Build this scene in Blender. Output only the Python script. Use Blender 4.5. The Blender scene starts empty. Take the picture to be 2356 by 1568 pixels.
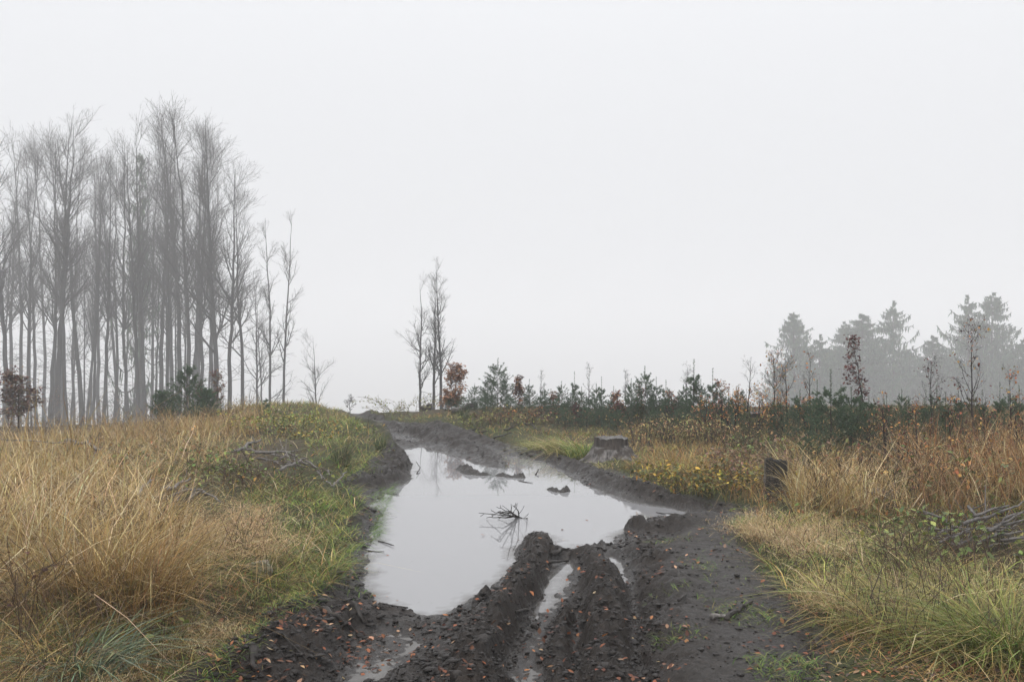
import bpy, bmesh, math, random
import numpy as np
from mathutils import Vector, Matrix

SC = bpy.context.scene
COL = SC.collection
R = math.radians
random.seed(11)
rng = np.random.default_rng(11)

# ------------------------------------------------------------------ camera
CAM_H = 1.6
FPX = 2356 * 35.0 / 36.0          # focal length in the pixels the layout notes use
cam_d = bpy.data.cameras.new('camera')
cam_d.lens = 35.0
cam_d.sensor_width = 36.0
cam_d.clip_start = 0.05
cam_d.clip_end = 6000.0
cam = bpy.data.objects.new('camera', cam_d)
COL.objects.link(cam)
cam.location = (0, 0, CAM_H)
cam.rotation_euler = (R(90), 0, 0)
SC.camera = cam

# ------------------------------------------------------------------ view
SC.view_settings.view_transform = 'Standard'
SC.view_settings.look = 'None'
SC.view_settings.exposure = 0.0
SC.view_settings.gamma = 1.0
SC.cycles.max_bounces = 8
SC.cycles.diffuse_bounces = 3
SC.cycles.glossy_bounces = 3
SC.cycles.transmission_bounces = 4
SC.cycles.volume_bounces = 4
SC.cycles.transparent_max_bounces = 8
SC.cycles.use_denoising = True

# ------------------------------------------------------------------ overcast sky
SUN_EL, SUN_AZ = R(55), R(200)
world = bpy.data.worlds.new('World')
SC.world = world
world.use_nodes = True
nt = world.node_tree
nt.nodes.clear()
wo = nt.nodes.new('ShaderNodeOutputWorld')
bg = nt.nodes.new('ShaderNodeBackground')
bg.inputs['Strength'].default_value = 0.1
sky = nt.nodes.new('ShaderNodeTexSky')
sky.sky_type = 'NISHITA'
sky.sun_disc = False
sky.sun_elevation = SUN_EL
sky.sun_rotation = SUN_AZ
sky.air_density = 1.0
sky.dust_density = 3.0
hsv = nt.nodes.new('ShaderNodeHueSaturation')
hsv.inputs['Saturation'].default_value = 0.25
nt.links.new(sky.outputs[0], hsv.inputs['Color'])
tc = nt.nodes.new('ShaderNodeTexCoord')
sep = nt.nodes.new('ShaderNodeSeparateXYZ')
nt.links.new(tc.outputs['Generated'], sep.inputs[0])
ramp = nt.nodes.new('ShaderNodeMapRange')        # a cloud deck brightens towards the zenith
ramp.inputs['From Min'].default_value = 0.0
ramp.inputs['From Max'].default_value = 1.0
ramp.inputs['To Min'].default_value = 8.75
ramp.inputs['To Max'].default_value = 25.0
zpow = nt.nodes.new('ShaderNodeMath')
zpow.operation = 'POWER'
zabs = nt.nodes.new('ShaderNodeMath')
zabs.operation = 'MAXIMUM'
zabs.inputs[1].default_value = 0.0
nt.links.new(sep.outputs['Z'], zabs.inputs[0])
nt.links.new(zabs.outputs[0], zpow.inputs[0])
zpow.inputs[1].default_value = 2.5
nt.links.new(zpow.outputs[0], ramp.inputs['Value'])
cloud = nt.nodes.new('ShaderNodeVectorMath')
cloud.operation = 'SCALE'
cloud.inputs[0].default_value = (0.985, 0.997, 1.028)
nt.links.new(ramp.outputs[0], cloud.inputs['Scale'])
mixc = nt.nodes.new('ShaderNodeMix')
mixc.data_type = 'RGBA'
mixc.inputs['Factor'].default_value = 0.95
nt.links.new(hsv.outputs[0], mixc.inputs[6])
nt.links.new(cloud.outputs[0], mixc.inputs[7])
nt.links.new(mixc.outputs[2], bg.inputs['Color'])
nt.links.new(bg.outputs[0], wo.inputs['Surface'])

sun_d = bpy.data.lights.new('sun', 'SUN')
sun_d.energy = 1.4
sun_d.angle = R(30)
sun_d.color = (1.0, 0.97, 0.93)
sun = bpy.data.objects.new('sun', sun_d)
COL.objects.link(sun)
sun.rotation_euler = (math.pi / 2 - SUN_EL, 0, math.pi - SUN_AZ)
sun.location = (0, -20, 40)


# ------------------------------------------------------------------ layout helpers
def P(u, v, z=0.0):
    """a point of the photograph (2356 x 1568) lying at height z"""
    y = (CAM_H - z) * FPX / (v - 784.0)
    return ((u - 1178.0) / FPX * y, y, z)


def PY(u, v, y):
    """a point of the photograph at distance y"""
    return ((u - 1178.0) / FPX * y, y, CAM_H - (v - 784.0) / FPX * y)


def XU(u, y):
    return (u - 1178.0) / FPX * y


# ------------------------------------------------------------------ noise
def _hash(ix, iy, s):
    n = (ix.astype(np.int64) * 374761393 + iy.astype(np.int64) * 668265263 + s * 974634777) & 0xffffffff
    n = ((n ^ (n >> 13)) * 1274126177) & 0xffffffff
    n = (n ^ (n >> 16)) & 0xffffffff
    return (n & 0xffffff) / float(0xffffff)


def vnoise(x, y, s=0):
    x = np.asarray(x, float); y = np.asarray(y, float)
    ix = np.floor(x); iy = np.floor(y)
    fx = x - ix; fy = y - iy
    fx = fx * fx * fx * (fx * (fx * 6 - 15) + 10); fy = fy * fy * fy * (fy * (fy * 6 - 15) + 10)
    a = _hash(ix, iy, s); b = _hash(ix + 1, iy, s); c = _hash(ix, iy + 1, s); d = _hash(ix + 1, iy + 1, s)
    return (a + (b - a) * fx) * (1 - fy) + (c + (d - c) * fx) * fy


def fbm(x, y, octaves=4, s=0, gain=0.5):
    """-1 .. 1"""
    t = 0; a = 1.0; n = 0
    ca, sa = math.cos(0.7), math.sin(0.7)
    for o in range(octaves):
        t = t + a * (vnoise(x, y, s + o * 17) * 2 - 1); n += a
        x, y = (x * ca - y * sa) * 2.03 + 3.1, (x * sa + y * ca) * 2.03 + 1.7
        a *= gain
    return t / n


def billow(x, y, octaves=3, s=0):
    t = 0; a = 1.0; n = 0
    for o in range(octaves):
        t = t + a * np.abs(vnoise(x, y, s + o * 13) * 2 - 1); n += a
        x, y = x * 2.1 + 5.3, y * 2.1 + 9.1
        a *= 0.5
    return t / n


def sstep(a, b, x):
    t = np.clip((x - a) / (b - a), 0, 1)
    return t * t * (3 - 2 * t)


def seg_dist(px, py, pts, closed):
    """distance to a polyline, and the parameter's height when the points carry one"""
    best = np.full(px.shape, 1e9); hz = np.zeros(px.shape)
    n = len(pts)
    for i in range(n if closed else n - 1):
        a = pts[i]; b = pts[(i + 1) % n]
        dx, dy = b[0] - a[0], b[1] - a[1]
        L = dx * dx + dy * dy + 1e-12
        t = np.clip(((px - a[0]) * dx + (py - a[1]) * dy) / L, 0, 1)
        d = np.hypot(px - a[0] - t * dx, py - a[1] - t * dy)
        m = d < best
        best = np.where(m, d, best)
        if len(a) > 2:
            hz = np.where(m, a[2] + (b[2] - a[2]) * t, hz)
    return best, hz


def sd_poly(px, py, pts):
    """signed distance, positive inside"""
    d, _ = seg_dist(px, py, pts, True)
    ins = np.zeros(px.shape, bool)
    n = len(pts)
    for i in range(n):
        x1, y1 = pts[i][0], pts[i][1]; x2, y2 = pts[(i + 1) % n][0], pts[(i + 1) % n][1]
        if y1 == y2:
            continue
        c = ((y1 > py) != (y2 > py)) & (px < (x2 - x1) * (py - y1) / (y2 - y1) + x1)
        ins ^= c
    return np.where(ins, d, -d)


# ------------------------------------------------------------------ material helpers
def new_mat(name):
    m = bpy.data.materials.new(name)
    m.use_nodes = True
    t = m.node_tree
    t.nodes.clear()
    out = t.nodes.new('ShaderNodeOutputMaterial')
    return m, t, out


def N(t, kind, **kw):
    n = t.nodes.new(kind)
    for k, v in kw.items():
        setattr(n, k, v)
    return n


def noise_node(t, scale, detail=5, rough=0.6, vec=None):
    n = N(t, 'ShaderNodeTexNoise')
    n.inputs['Scale'].default_value = scale
    n.inputs['Detail'].default_value = detail
    n.inputs['Roughness'].default_value = rough
    if vec is not None:
        t.links.new(vec, n.inputs['Vector'])
    return n


def ramp_node(t, src, stops):
    r = N(t, 'ShaderNodeValToRGB')
    e = r.color_ramp.elements
    while len(e) < len(stops):
        e.new(0.5)
    for el, (p, c) in zip(e, stops):
        el.position = p
        el.color = (*c, 1) if len(c) == 3 else c
    t.links.new(src, r.inputs[0])
    return r


def mix_node(t, fac, a, b):
    m = N(t, 'ShaderNodeMix', data_type='RGBA')
    for sock, val in ((m.inputs['Factor'], fac), (m.inputs[6], a), (m.inputs[7], b)):
        if isinstance(val, (int, float)):
            sock.default_value = val
        elif isinstance(val, tuple):
            sock.default_value = (*val, 1)
        else:
            t.links.new(val, sock)
    return m.outputs[2]


def bark_mat(name, c1, c2, scale=6.0, rough=0.85, stretch=0.25, bump=0.6, c3=None):
    m, t, out = new_mat(name)
    co = N(t, 'ShaderNodeTexCoord')
    mp = N(t, 'ShaderNodeMapping')
    mp.inputs['Scale'].default_value = (1, 1, stretch)
    t.links.new(co.outputs['Object'], mp.inputs[0])
    n = noise_node(t, scale, 8, 0.65, mp.outputs[0])
    n2 = noise_node(t, scale * 0.23, 3, 0.5, co.outputs['Object'])
    r = ramp_node(t, n.outputs[0], [(0.32, c1), (0.68, c2)])
    col = r.outputs[0]
    if c3:
        f = ramp_node(t, n2.outputs[0], [(0.48, (0, 0, 0)), (0.62, (1, 1, 1))])
        col = mix_node(t, f.outputs[0], col, c3)
    b = N(t, 'ShaderNodeBsdfPrincipled')
    b.inputs['Roughness'].default_value = rough
    b.inputs['Specular IOR Level'].default_value = 0.25
    t.links.new(col, b.inputs['Base Color'])
    bp = N(t, 'ShaderNodeBump')
    bp.inputs['Strength'].default_value = bump
    bp.inputs['Distance'].default_value = 0.02
    t.links.new(n.outputs[0], bp.inputs['Height'])
    t.links.new(bp.outputs[0], b.inputs['Normal'])
    t.links.new(b.outputs[0], out.inputs['Surface'])
    return m


def plant_mat(name, rough=0.55, trans=0.3, gain=1.0):
    """blades and leaves: colour from the mesh's own 'tint', some light passing through"""
    m, t, out = new_mat(name)
    a = N(t, 'ShaderNodeAttribute', attribute_name='tint')
    col = a.outputs['Color']
    if gain != 1.0:
        g = N(t, 'ShaderNodeVectorMath', operation='SCALE')
        g.inputs['Scale'].default_value = gain
        t.links.new(col, g.inputs[0]); col = g.outputs[0]
    b = N(t, 'ShaderNodeBsdfPrincipled')
    b.inputs['Roughness'].default_value = rough
    b.inputs['Specular IOR Level'].default_value = 0.25
    t.links.new(col, b.inputs['Base Color'])
    tr = N(t, 'ShaderNodeBsdfTranslucent')
    t.links.new(col, tr.inputs['Color'])
    mx = N(t, 'ShaderNodeMixShader')
    mx.inputs[0].default_value = trans
    t.links.new(b.outputs[0], mx.inputs[1]); t.links.new(tr.outputs[0], mx.inputs[2])
    t.links.new(mx.outputs[0], out.inputs['Surface'])
    return m


# ------------------------------------------------------------------ object helpers
def tag(o, label=None, cat=None, group=None, kind=None):
    if label: o['label'] = label
    if cat: o['category'] = cat
    if group: o['group'] = group
    if kind: o['kind'] = kind
    return o


def empty(name, loc, rz=0.0, s=1.0):
    o = bpy.data.objects.new(name, None)
    o.empty_display_size = 0.2
    COL.objects.link(o)
    o.location = loc
    o.rotation_euler = (0, 0, rz)
    o.scale = (s, s, s) if isinstance(s, (int, float)) else s
    return o


def link_mesh(name, me, parent=None):
    o = bpy.data.objects.new(name, me)
    COL.objects.link(o)
    if parent is not None:
        o.parent = parent
    return o


def copy_tree(o, parent=None):
    c = o.copy()
    COL.objects.link(c)
    if parent is not None:
        c.parent = parent
    for ch in [k for k in o.children]:
        copy_tree(ch, c)
    return c


def mesh_np(name, verts, faces, mat, smooth=False, tint=None):
    """faces: an (n, 3) or (n, 4) array, or a list of such arrays"""
    me = bpy.data.meshes.new(name)
    fl = faces if isinstance(faces, list) else [faces]
    fl = [f for f in fl if len(f)]
    nloop = sum(f.size for f in fl); nf = sum(len(f) for f in fl)
    me.vertices.add(len(verts)); me.loops.add(nloop); me.polygons.add(nf)
    me.vertices.foreach_set('co', np.ascontiguousarray(verts, np.float32).ravel())
    me.loops.foreach_set('vertex_index', np.concatenate([f.ravel() for f in fl]).astype(np.int32))
    st = []; k = 0
    for f in fl:
        st.append(k + np.arange(len(f)) * f.shape[1]); k += f.size
    me.polygons.foreach_set('loop_start', np.concatenate(st).astype(np.int32))
    if smooth:
        me.polygons.foreach_set('use_smooth', np.ones(nf, bool))
    if tint is not None:
        at = me.color_attributes.new('tint', 'FLOAT_COLOR', 'POINT')
        c = np.ones((len(verts), 4), np.float32); c[:, :3] = tint
        at.data.foreach_set('color', c.ravel())
    me.update(calc_edges=True)
    me.validate()
    if mat: me.materials.append(mat)
    return me

# ================================================================== terrain
def W(lst, z=0.03):
    return [P(p[0], p[1], p[2] if len(p) > 2 else z) for p in lst]


PUDDLES = [W(l, 0.0) for l in (
    [(918, 1036), (935, 1030), (972, 1022), (1010, 1036), (1058, 1052), (1090, 1064), (1125, 1072), (1152, 1076),
     (1165, 1068), (1150, 1056), (1150, 1044), (1200, 1050), (1268, 1064), (1300, 1082), (1312, 1098), (1350, 1116),
     (1420, 1142), (1500, 1160), (1560, 1166), (1640, 1174), (1650, 1184), (1560, 1194), (1520, 1190), (1480, 1198),
     (1476, 1216), (1425, 1231), (1405, 1256), (1335, 1258), (1310, 1274), (1278, 1276), (1255, 1235), (1240, 1226),
     (1205, 1248), (1185, 1290), (1150, 1335), (1105, 1368), (1062, 1392), (1015, 1420), (945, 1414), (905, 1392),
     (866, 1386), (846, 1352), (840, 1300), (852, 1240), (872, 1185), (862, 1160), (880, 1112), (925, 1092),
     (940, 1072), (932, 1050)],
    [(1272, 1288), (1310, 1284), (1322, 1312), (1300, 1345), (1272, 1392), (1240, 1428), (1216, 1424), (1246, 1370), (1262, 1330)],
    [(1400, 1272), (1420, 1286), (1446, 1328), (1432, 1342), (1406, 1312)],
    [(945, 1004), (962, 1006), (975, 1016), (960, 1014)],
    [(1140, 1018), (1180, 1026), (1205, 1036), (1160, 1030)],
    [(870, 1150), (845, 1148), (800, 1142), (850, 1140)],
)]
WETS = [W(l, 0.0) for l in (
    [(810, 1455), (900, 1450), (960, 1452), (990, 1480), (960, 1530), (880, 1580), (760, 1600), (780, 1500)],
    [(1265, 1285), (1340, 1290), (1345, 1320), (1318, 1390), (1285, 1450), (1268, 1520), (1270, 1600), (1128, 1600), (1160, 1500), (1205, 1420), (1245, 1350)],
    [(1318, 1420), (1340, 1430), (1335, 1600), (1300, 1600)],
    [(1425, 1320), (1462, 1330), (1475, 1400), (1480, 1600), (1440, 1600), (1450, 1420)],
    [(880, 960 + 45), (930, 1000), (975, 1020), (940, 1020)],
)]
ROAD = ([(-1.75, -6, 0), (-1.7, 3, 0)] + W(
    [(470, 1568), (560, 1510), (640, 1450), (715, 1400), (752, 1350), (760, 1290), (800, 1235), (826, 1190), (800, 1160),
     (770, 1130), (848, 1100), (850, 1080), (893, 1050), (903, 1020), (884, 1000), (858, 985), (792, 966)])
    + [(-4.2, 23, 0), (-7, 29, 0), (-13, 40, 0), (-10, 41, 0), (-5, 30, 0), (-3.2, 24, 0)] + W(
    [(852, 964), (900, 972), (985, 985), (1079, 1001), (1138, 1016), (1196, 1028), (1260, 1040), (1330, 1062), (1385, 1077),
     (1440, 1092), (1500, 1112), (1560, 1132), (1620, 1150), (1690, 1164), (1742, 1172), (1745, 1205), (1722, 1245),
     (1742, 1295), (1800, 1350), (1842, 1400), (1880, 1450), (1900, 1500), (1895, 1568)])
    + [(1.55, 3, 0), (1.6, -6, 0)])
# crest line (x, y, height), spread at its two ends
RIDGES = [
    (W([(1240, 1230, .05), (1238, 1268, .14), (1205, 1335, .19), (1160, 1400, .19), (1110, 1480, .17), (1070, 1568, .15)]) + [(-.3, 3.6, .1)], .125, .15),
    (W([(1330, 1268, .03), (1372, 1285, .12), (1398, 1345, .16), (1395, 1420, .16), (1400, 1500, .14), (1412, 1568, .12)]) + [(.5, 3.6, .1)], .11, .12),
    (W([(1300, 1380, .03), (1290, 1420, .07), (1285, 1500, .06), (1290, 1568, .05)]), .09, .09),
    (W([(1500, 1204, .09), (1560, 1196, .12), (1620, 1200, .06)]), .13, .13),
    (W([(1475, 1262, .06), (1520, 1300, .08), (1530, 1380, .07), (1550, 1470, .06), (1570, 1568, .05)]), .17, .22),
    (W([(1275, 1052, .04), (1345, 1076, .06), (1415, 1104, .07), (1490, 1128, .08), (1565, 1146, .09), (1640, 1160, .08)]), .12, .12),
    (W([(1150, 1058, .02), (1100, 1036, .05), (1030, 1008, .09), (960, 988, .10), (900, 972, .10)]), .17, .17),
    (W([(1180, 1030, .03), (1090, 1005, .07), (1000, 982, .09)]), .18, .18),
    (W([(905, 1030, .10), (925, 1062, .12), (900, 1085, .12), (850, 1110, .08)]), .14, .14),
    (W([(1062, 1064, .075), (1085, 1071, .095), (1112, 1078, .07)]), .085, .085),
    (W([(1150, 1079, .075), (1198, 1082, .08)]), .07, .07),
    (W([(1262, 1112, .062), (1282, 1117, .062)]), .05, .05),
    (W([(1292, 1119, .06), (1306, 1116, .06)]), .045, .045),
    (W([(1450, 1190, .10), (1472, 1190, .12), (1490, 1206, .08)]), .07, .07),
    (W([(1371, 1236, .065), (1382, 1236, .065)]), .05, .05),
    (W([(600, 1540, .10), (700, 1470, .10), (790, 1410, .08)]), .15, .15),
    (W([(1100, 1372, .05), (1115, 1362, .06)]), .04, .04),
    (W([(890, 1400, .04), (940, 1408, .03)]), .05, .05),
]
PATH = W([(1690, 1190, .08), (1640, 1240, .08), (1640, 1320, .08), (1680, 1420, .08), (1720, 1568, .08)]) + [(1.0, 3, .08)]
FALL = 0.105


def road_sd(x, y):
    out = np.full(x.shape, -50.0)
    m = (x > -16) & (x < 4) & (y < 45) & (y > -8)
    if m.any():
        out[m] = sd_poly(x[m], y[m], ROAD)
    # beyond the box: rough distance, sign of the side
    out[~m] = -np.minimum(50, np.abs(x[~m]) * 0.6 + 2)
    return out


def puddle_sd(x, y):
    out = np.full(x.shape, -5.0)
    m = (x > -3) & (x < 3) & (y < 18) & (y > 3.8)
    if m.any():
        q = [sd_poly(x[m], y[m], p) for p in PUDDLES]
        out[m] = np.max(q, axis=0)
    return out


def wet_sd(x, y):
    out = np.full(x.shape, -5.0)
    m = (x > -3) & (x < 3) & (y < 18) & (y > 3.8)
    if m.any():
        out[m] = np.max([sd_poly(x[m], y[m], p) for p in WETS], axis=0)
    return out


def terrain(x, y, full=False):
    x = np.asarray(x, float); y = np.asarray(y, float)
    sr = road_sd(x, y)
    sr = sr + 0.07 * fbm(x * 2.3, y * 2.3, 3, 5) + 0.03 * fbm(x * 9, y * 9, 2, 6)
    dout = np.maximum(-sr, 0)
    # meadow on either side
    left = x < -0.16 * y + 0.6
    bank_l = 0.20 * sstep(-0.05, 0.55, dout) - 0.19 * sstep(1.2, 4.5, dout)
    bank_r = 0.06 * sstep(-0.05, 0.3, dout) + 0.13 * sstep(0.3, 5.0, dout)
    bank = np.where(left, bank_l, bank_r)
    bank = bank - 0.28 * sstep(-5.0, -10.0, x) * sstep(9, 18, y)
    rough = 0.06 * fbm(x * 0.55, y * 0.55, 3, 21) + 0.045 * fbm(x * 1.9, y * 1.9, 3, 22)
    z_m = 0.05 + bank + rough * sstep(0, 0.8, dout)
    # mud track
    ds = puddle_sd(x, y) + 0.045 * fbm(x * 5, y * 5, 3, 31) + 0.02 * fbm(x * 18, y * 18, 2, 32)
    dr = np.maximum(-ds, 0)
    floor = 0.045 + 0.015 * fbm(x * 1.2, y * 1.2, 2, 33)
    floor = floor * (1 - 0.955 * sstep(-0.06, 0.10, wet_sd(x, y)))
    z_r = np.where(ds > 0, -np.minimum(0.22, 0.01 + 0.28 * ds), np.minimum(floor, 0.004 + 0.22 * dr))
    z_r = z_r + 0.20 * np.exp(-np.maximum(sr, 0) / 0.13) * left * (ds < 0.05) * sstep(-0.02, 0.25, dr)
    ridge = np.zeros(x.shape)
    m = (x > -6) & (x < 4) & (y < 24) & (y > 2)
    if m.any():
        rz = np.zeros(int(m.sum()))
        wob = 1.05 + 0.4 * fbm(x[m] * 4, y[m] * 4, 3, 41)
        for pts, s0, s1 in RIDGES:
            d, h = seg_dist(x[m], y[m], pts, False)
            rz = np.maximum(rz, h * np.exp(-(d / (s0 * wob)) ** 2.8 * 0.9) * (0.72 + 0.5 * vnoise(x[m] * 6, y[m] * 6, 43)))
        rut = sstep(-0.05, 0.05, wet_sd(x[m], y[m]))
        ridge[m] = rz * (1 - 0.9 * rut)
    pd, _ = seg_dist(x, y, PATH, False)
    path = 1 - sstep(0.18, 0.42, pd + 0.1 * fbm(x * 3, y * 3, 2, 44))
    wet_in = sstep(0.05, 0.3, ds)
    clod = 0.026 * fbm(x * 5.5, y * 5.5, 3, 51) + 0.040 * (0.33 - billow(x * 8, y * 8, 3, 52)) + 0.034 * (0.33 - billow(x * 19, y * 19, 2, 53)) + 0.012 * fbm(x * 45, y * 45, 2, 55)
    tread = 0.006 * np.maximum(0, np.sin((y + 0.35 * np.abs(x)) * 2 * math.pi / 0.13 + 2 * fbm(x * 3, y * 3, 2, 54)))
    amp = (1 - 0.45 * sstep(-0.02, 0.06, wet_sd(x, y))) * (1 - 0.62 * path) * (1 - 0.95 * wet_in * (ridge < 0.015)) * (0.75 + 0.6 * sstep(0.02, 0.1, ridge))
    z_r = np.maximum(z_r, np.where(ds > 0, ridge * 1.25 - 0.05 - 0.2 * (ridge < 0.01), z_r + ridge)) + (clod + tread * sstep(.03, .08, ridge)) * amp
    z_r = z_r + 0.06 * path * sstep(0.1, 0.5, dr)
    k = sstep(-0.10, 0.10, sr)
    z = z_m * (1 - k) + z_r * k
    # the hilltop: beyond the crest the ground falls away
    yc = 20.3 + 0.8 * fbm(x * 0.15, x * 0.0 + 3, 2, 61)
    d = np.maximum(0, y - yc)
    far = 110 * (1 - np.exp(-d * FALL / 110)) * (1 - np.exp(-d / 2.0))
    side = np.maximum(0, np.abs(x) - 22)
    z = z - far - 0.03 * side * (side < 500) - 15 * (side >= 500)
    back = np.maximum(0, -y - 4)
    z = z - 0.02 * np.minimum(back, 600)
    z = z + 0.12 * np.exp(-((y - 19) / 2.5) ** 2) * sstep(-2.2, -1.2, x) * sstep(2.0, 0.0, x)
    if full:
        return z, k, sr, ds, path, ridge
    return z


def TZ(x, y):
    return float(terrain(np.array([x]), np.array([y]))[0])


def grow(a, step, ratio, end):
    out = []; s = step
    while a < end:
        s *= ratio; a += s; out.append(a)
    return out


def grid_axes():
    xs = list(np.arange(-2.4, 2.6, 0.016))
    r = grow(xs[-1], 0.016, 1.075, 1600)
    l = [-2.4 - (v - xs[-1]) for v in r]
    xs = np.array(l[::-1] + xs + r)
    ys = [3.9]
    while ys[-1] < 24:
        ys.append(ys[-1] + max(0.013, ys[-1] * 0.0032))
    ys += grow(ys[-1], 0.08, 1.09, 2600)
    ys = [3.9 - (v - 3.9) for v in grow(3.9, 0.02, 1.16, 400)][::-1] + ys
    return xs, np.array(ys)


gx, gy = grid_axes()
GX, GY = np.meshgrid(gx, gy)
fx_, fy_ = GX.ravel(), GY.ravel()
gz, gk, gsr, gds, gpath, gridge = terrain(fx_, fy_, True)
nxg, nyg = len(gx), len(gy)
idx = np.arange(nxg * nyg).reshape(nyg, nxg)
quads = np.stack([idx[:-1, :-1], idx[:-1, 1:], idx[1:, 1:], idx[1:, :-1]], -1).reshape(-1, 4)
# loosen the mud's mesh sideways so that clods are not purely vertical
jit = gk * (1 - gpath) * (gds < 0.05)
vx = fx_ + jit * 0.010 * fbm(fx_ * 16, fy_ * 16, 2, 71)
vy = fy_ + jit * 0.010 * fbm(fx_ * 16, fy_ * 16, 2, 72)


def greenness(x, y):
    """how green the short sward is"""
    x = np.asarray(x, float); y = np.asarray(y, float)
    sr = road_sd(x, y)
    near = np.exp(-np.maximum(0, -sr - 0.25) / 0.9)
    return np.clip(near * 0.9 + 0.5 * fbm(x * 1.1, y * 1.1, 3, 81), 0, 1)


ground_m, t, out = new_mat('ground')
geo = N(t, 'ShaderNodeNewGeometry')
aM = N(t, 'ShaderNodeAttribute', attribute_name='mud')
aP = N(t, 'ShaderNodeAttribute', attribute_name='trodden')
aG = N(t, 'ShaderNodeAttribute', attribute_name='green')
sp = N(t, 'ShaderNodeSeparateXYZ'); t.links.new(geo.outputs['Position'], sp.inputs[0])
n1 = noise_node(t, 3.0, 8, 0.65, geo.outputs['Position'])
n2 = noise_node(t, 38.0, 6, 0.7, geo.outputs['Position'])
n3 = noise_node(t, 120.0, 3, 0.7, geo.outputs['Position'])
mudc = ramp_node(t, n1.outputs[0], [(0.3, (0.0080, 0.0060, 0.0046)), (0.7, (0.021, 0.0155, 0.0120))]).outputs[0]
mudc = mix_node(t, ramp_node(t, n2.outputs[0], [(0.5, (0, 0, 0)), (0.72, (1, 1, 1))]).outputs[0], mudc, (0.038, 0.028, 0.021))
pathc = ramp_node(t, n2.outputs[0], [(0.35, (0.012, 0.0098, 0.0083)), (0.7, (0.036, 0.0295, 0.0245))]).outputs[0]
mudc = mix_node(t, aP.outputs['Fac'], mudc, pathc)
soil = ramp_node(t, n2.outputs[0], [(0.3, (0.022, 0.017, 0.011)), (0.55, (0.06, 0.044, 0.026)), (0.75, (0.12, 0.085, 0.05))]).outputs[0]
turf = ramp_node(t, n2.outputs[0], [(0.3, (0.018, 0.022, 0.009)), (0.7, (0.060, 0.066, 0.024))]).outputs[0]
grs = mix_node(t, aG.outputs['Fac'], soil, turf)
col = mix_node(t, aM.outputs['Fac'], grs, mudc)
b = N(t, 'ShaderNodeBsdfPrincipled')
t.links.new(col, b.inputs['Base Color'])
wet = N(t, 'ShaderNodeMapRange')
wet.inputs['From Min'].default_value = 0.0; wet.inputs['From Max'].default_value = 0.09
wet.inputs['To Min'].default_value = 0.16; wet.inputs['To Max'].default_value = 0.50
t.links.new(sp.outputs['Z'], wet.inputs['Value'])
wn = N(t, 'ShaderNodeMath', operation='MULTIPLY_ADD')
t.links.new(n1.outputs[0], wn.inputs[0]); wn.inputs[1].default_value = 0.8
wadd = N(t, 'ShaderNodeMath', operation='ADD'); wadd.inputs[1].default_value = -0.42
t.links.new(wet.outputs[0], wadd.inputs[0])
t.links.new(wadd.outputs[0], wn.inputs[2])
rmix = N(t, 'ShaderNodeMix', data_type='FLOAT')
t.links.new(aM.outputs['Fac'], rmix.inputs[0]); rmix.inputs[2].default_value = 0.95
t.links.new(wn.outputs[0], rmix.inputs[3])
t.links.new(rmix.outputs[0], b.inputs['Roughness'])
spm = N(t, 'ShaderNodeMapRange')
spm.inputs['From Min'].default_value = 0.0; spm.inputs['From Max'].default_value = 0.06
spm.inputs['To Min'].default_value = 0.5; spm.inputs['To Max'].default_value = 0.20
t.links.new(sp.outputs['Z'], spm.inputs['Value'])
t.links.new(spm.outputs[0], b.inputs['Specular IOR Level'])
bp = N(t, 'ShaderNodeBump'); bp.inputs['Strength'].default_value = 0.9; bp.inputs['Distance'].default_value = 0.012
badd = N(t, 'ShaderNodeMath', operation='MULTIPLY_ADD'); badd.inputs[1].default_value = 0.4
t.links.new(n3.outputs[0], badd.inputs[0]); t.links.new(n2.outputs[0], badd.inputs[2])
t.links.new(badd.outputs[0], bp.inputs['Height'])
t.links.new(bp.outputs[0], b.inputs['Normal'])
t.links.new(b.outputs[0], out.inputs['Surface'])

me = mesh_np('ground', np.stack([vx, vy, gz], -1), quads, ground_m, smooth=True)
for nm, arr in (('mud', gk), ('trodden', gpath), ('green', greenness(fx_, fy_))):
    at = me.attributes.new(nm, 'FLOAT', 'POINT')
    at.data.foreach_set('value', np.ascontiguousarray(arr, np.float32))
tag(link_mesh('ground', me), kind='structure')

# ------------------------------------------------------------------ water
water_m, t, out = new_mat('puddle_water')
geo = N(t, 'ShaderNodeNewGeometry')
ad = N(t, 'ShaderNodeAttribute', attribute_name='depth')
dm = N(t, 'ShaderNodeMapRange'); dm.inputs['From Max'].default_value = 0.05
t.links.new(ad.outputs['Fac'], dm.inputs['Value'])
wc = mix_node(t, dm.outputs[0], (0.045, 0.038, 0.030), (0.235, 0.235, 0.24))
b = N(t, 'ShaderNodeBsdfPrincipled')
t.links.new(wc, b.inputs['Base Color'])
b.inputs['Roughness'].default_value = 0.025
b.inputs['IOR'].default_value = 1.40
mp = N(t, 'ShaderNodeMapping'); mp.inputs['Scale'].default_value = (1.0, 2.2, 1)
t.links.new(geo.outputs['Position'], mp.inputs[0])
wnn = noise_node(t, 5.0, 3, 0.5, mp.outputs[0])
bp = N(t, 'ShaderNodeBump'); bp.inputs['Strength'].default_value = 0.035; bp.inputs['Distance'].default_value = 0.004
t.links.new(wnn.outputs[0], bp.inputs['Height']); t.links.new(b.outputs[0], out.inputs['Surface'])
wx = np.arange(-2.4, 2.9, 0.03); wy = np.arange(3.9, 16.8, 0.04)
WX, WY = np.meshgrid(wx, wy); a, c = WX.ravel(), WY.ravel()
wz, wk, wsr, wds, _, _ = terrain(a, c, True)
wi = np.arange(a.size).reshape(WX.shape)
q = np.stack([wi[:-1, :-1], wi[:-1, 1:], wi[1:, 1:], wi[1:, :-1]], -1).reshape(-1, 4)
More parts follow.
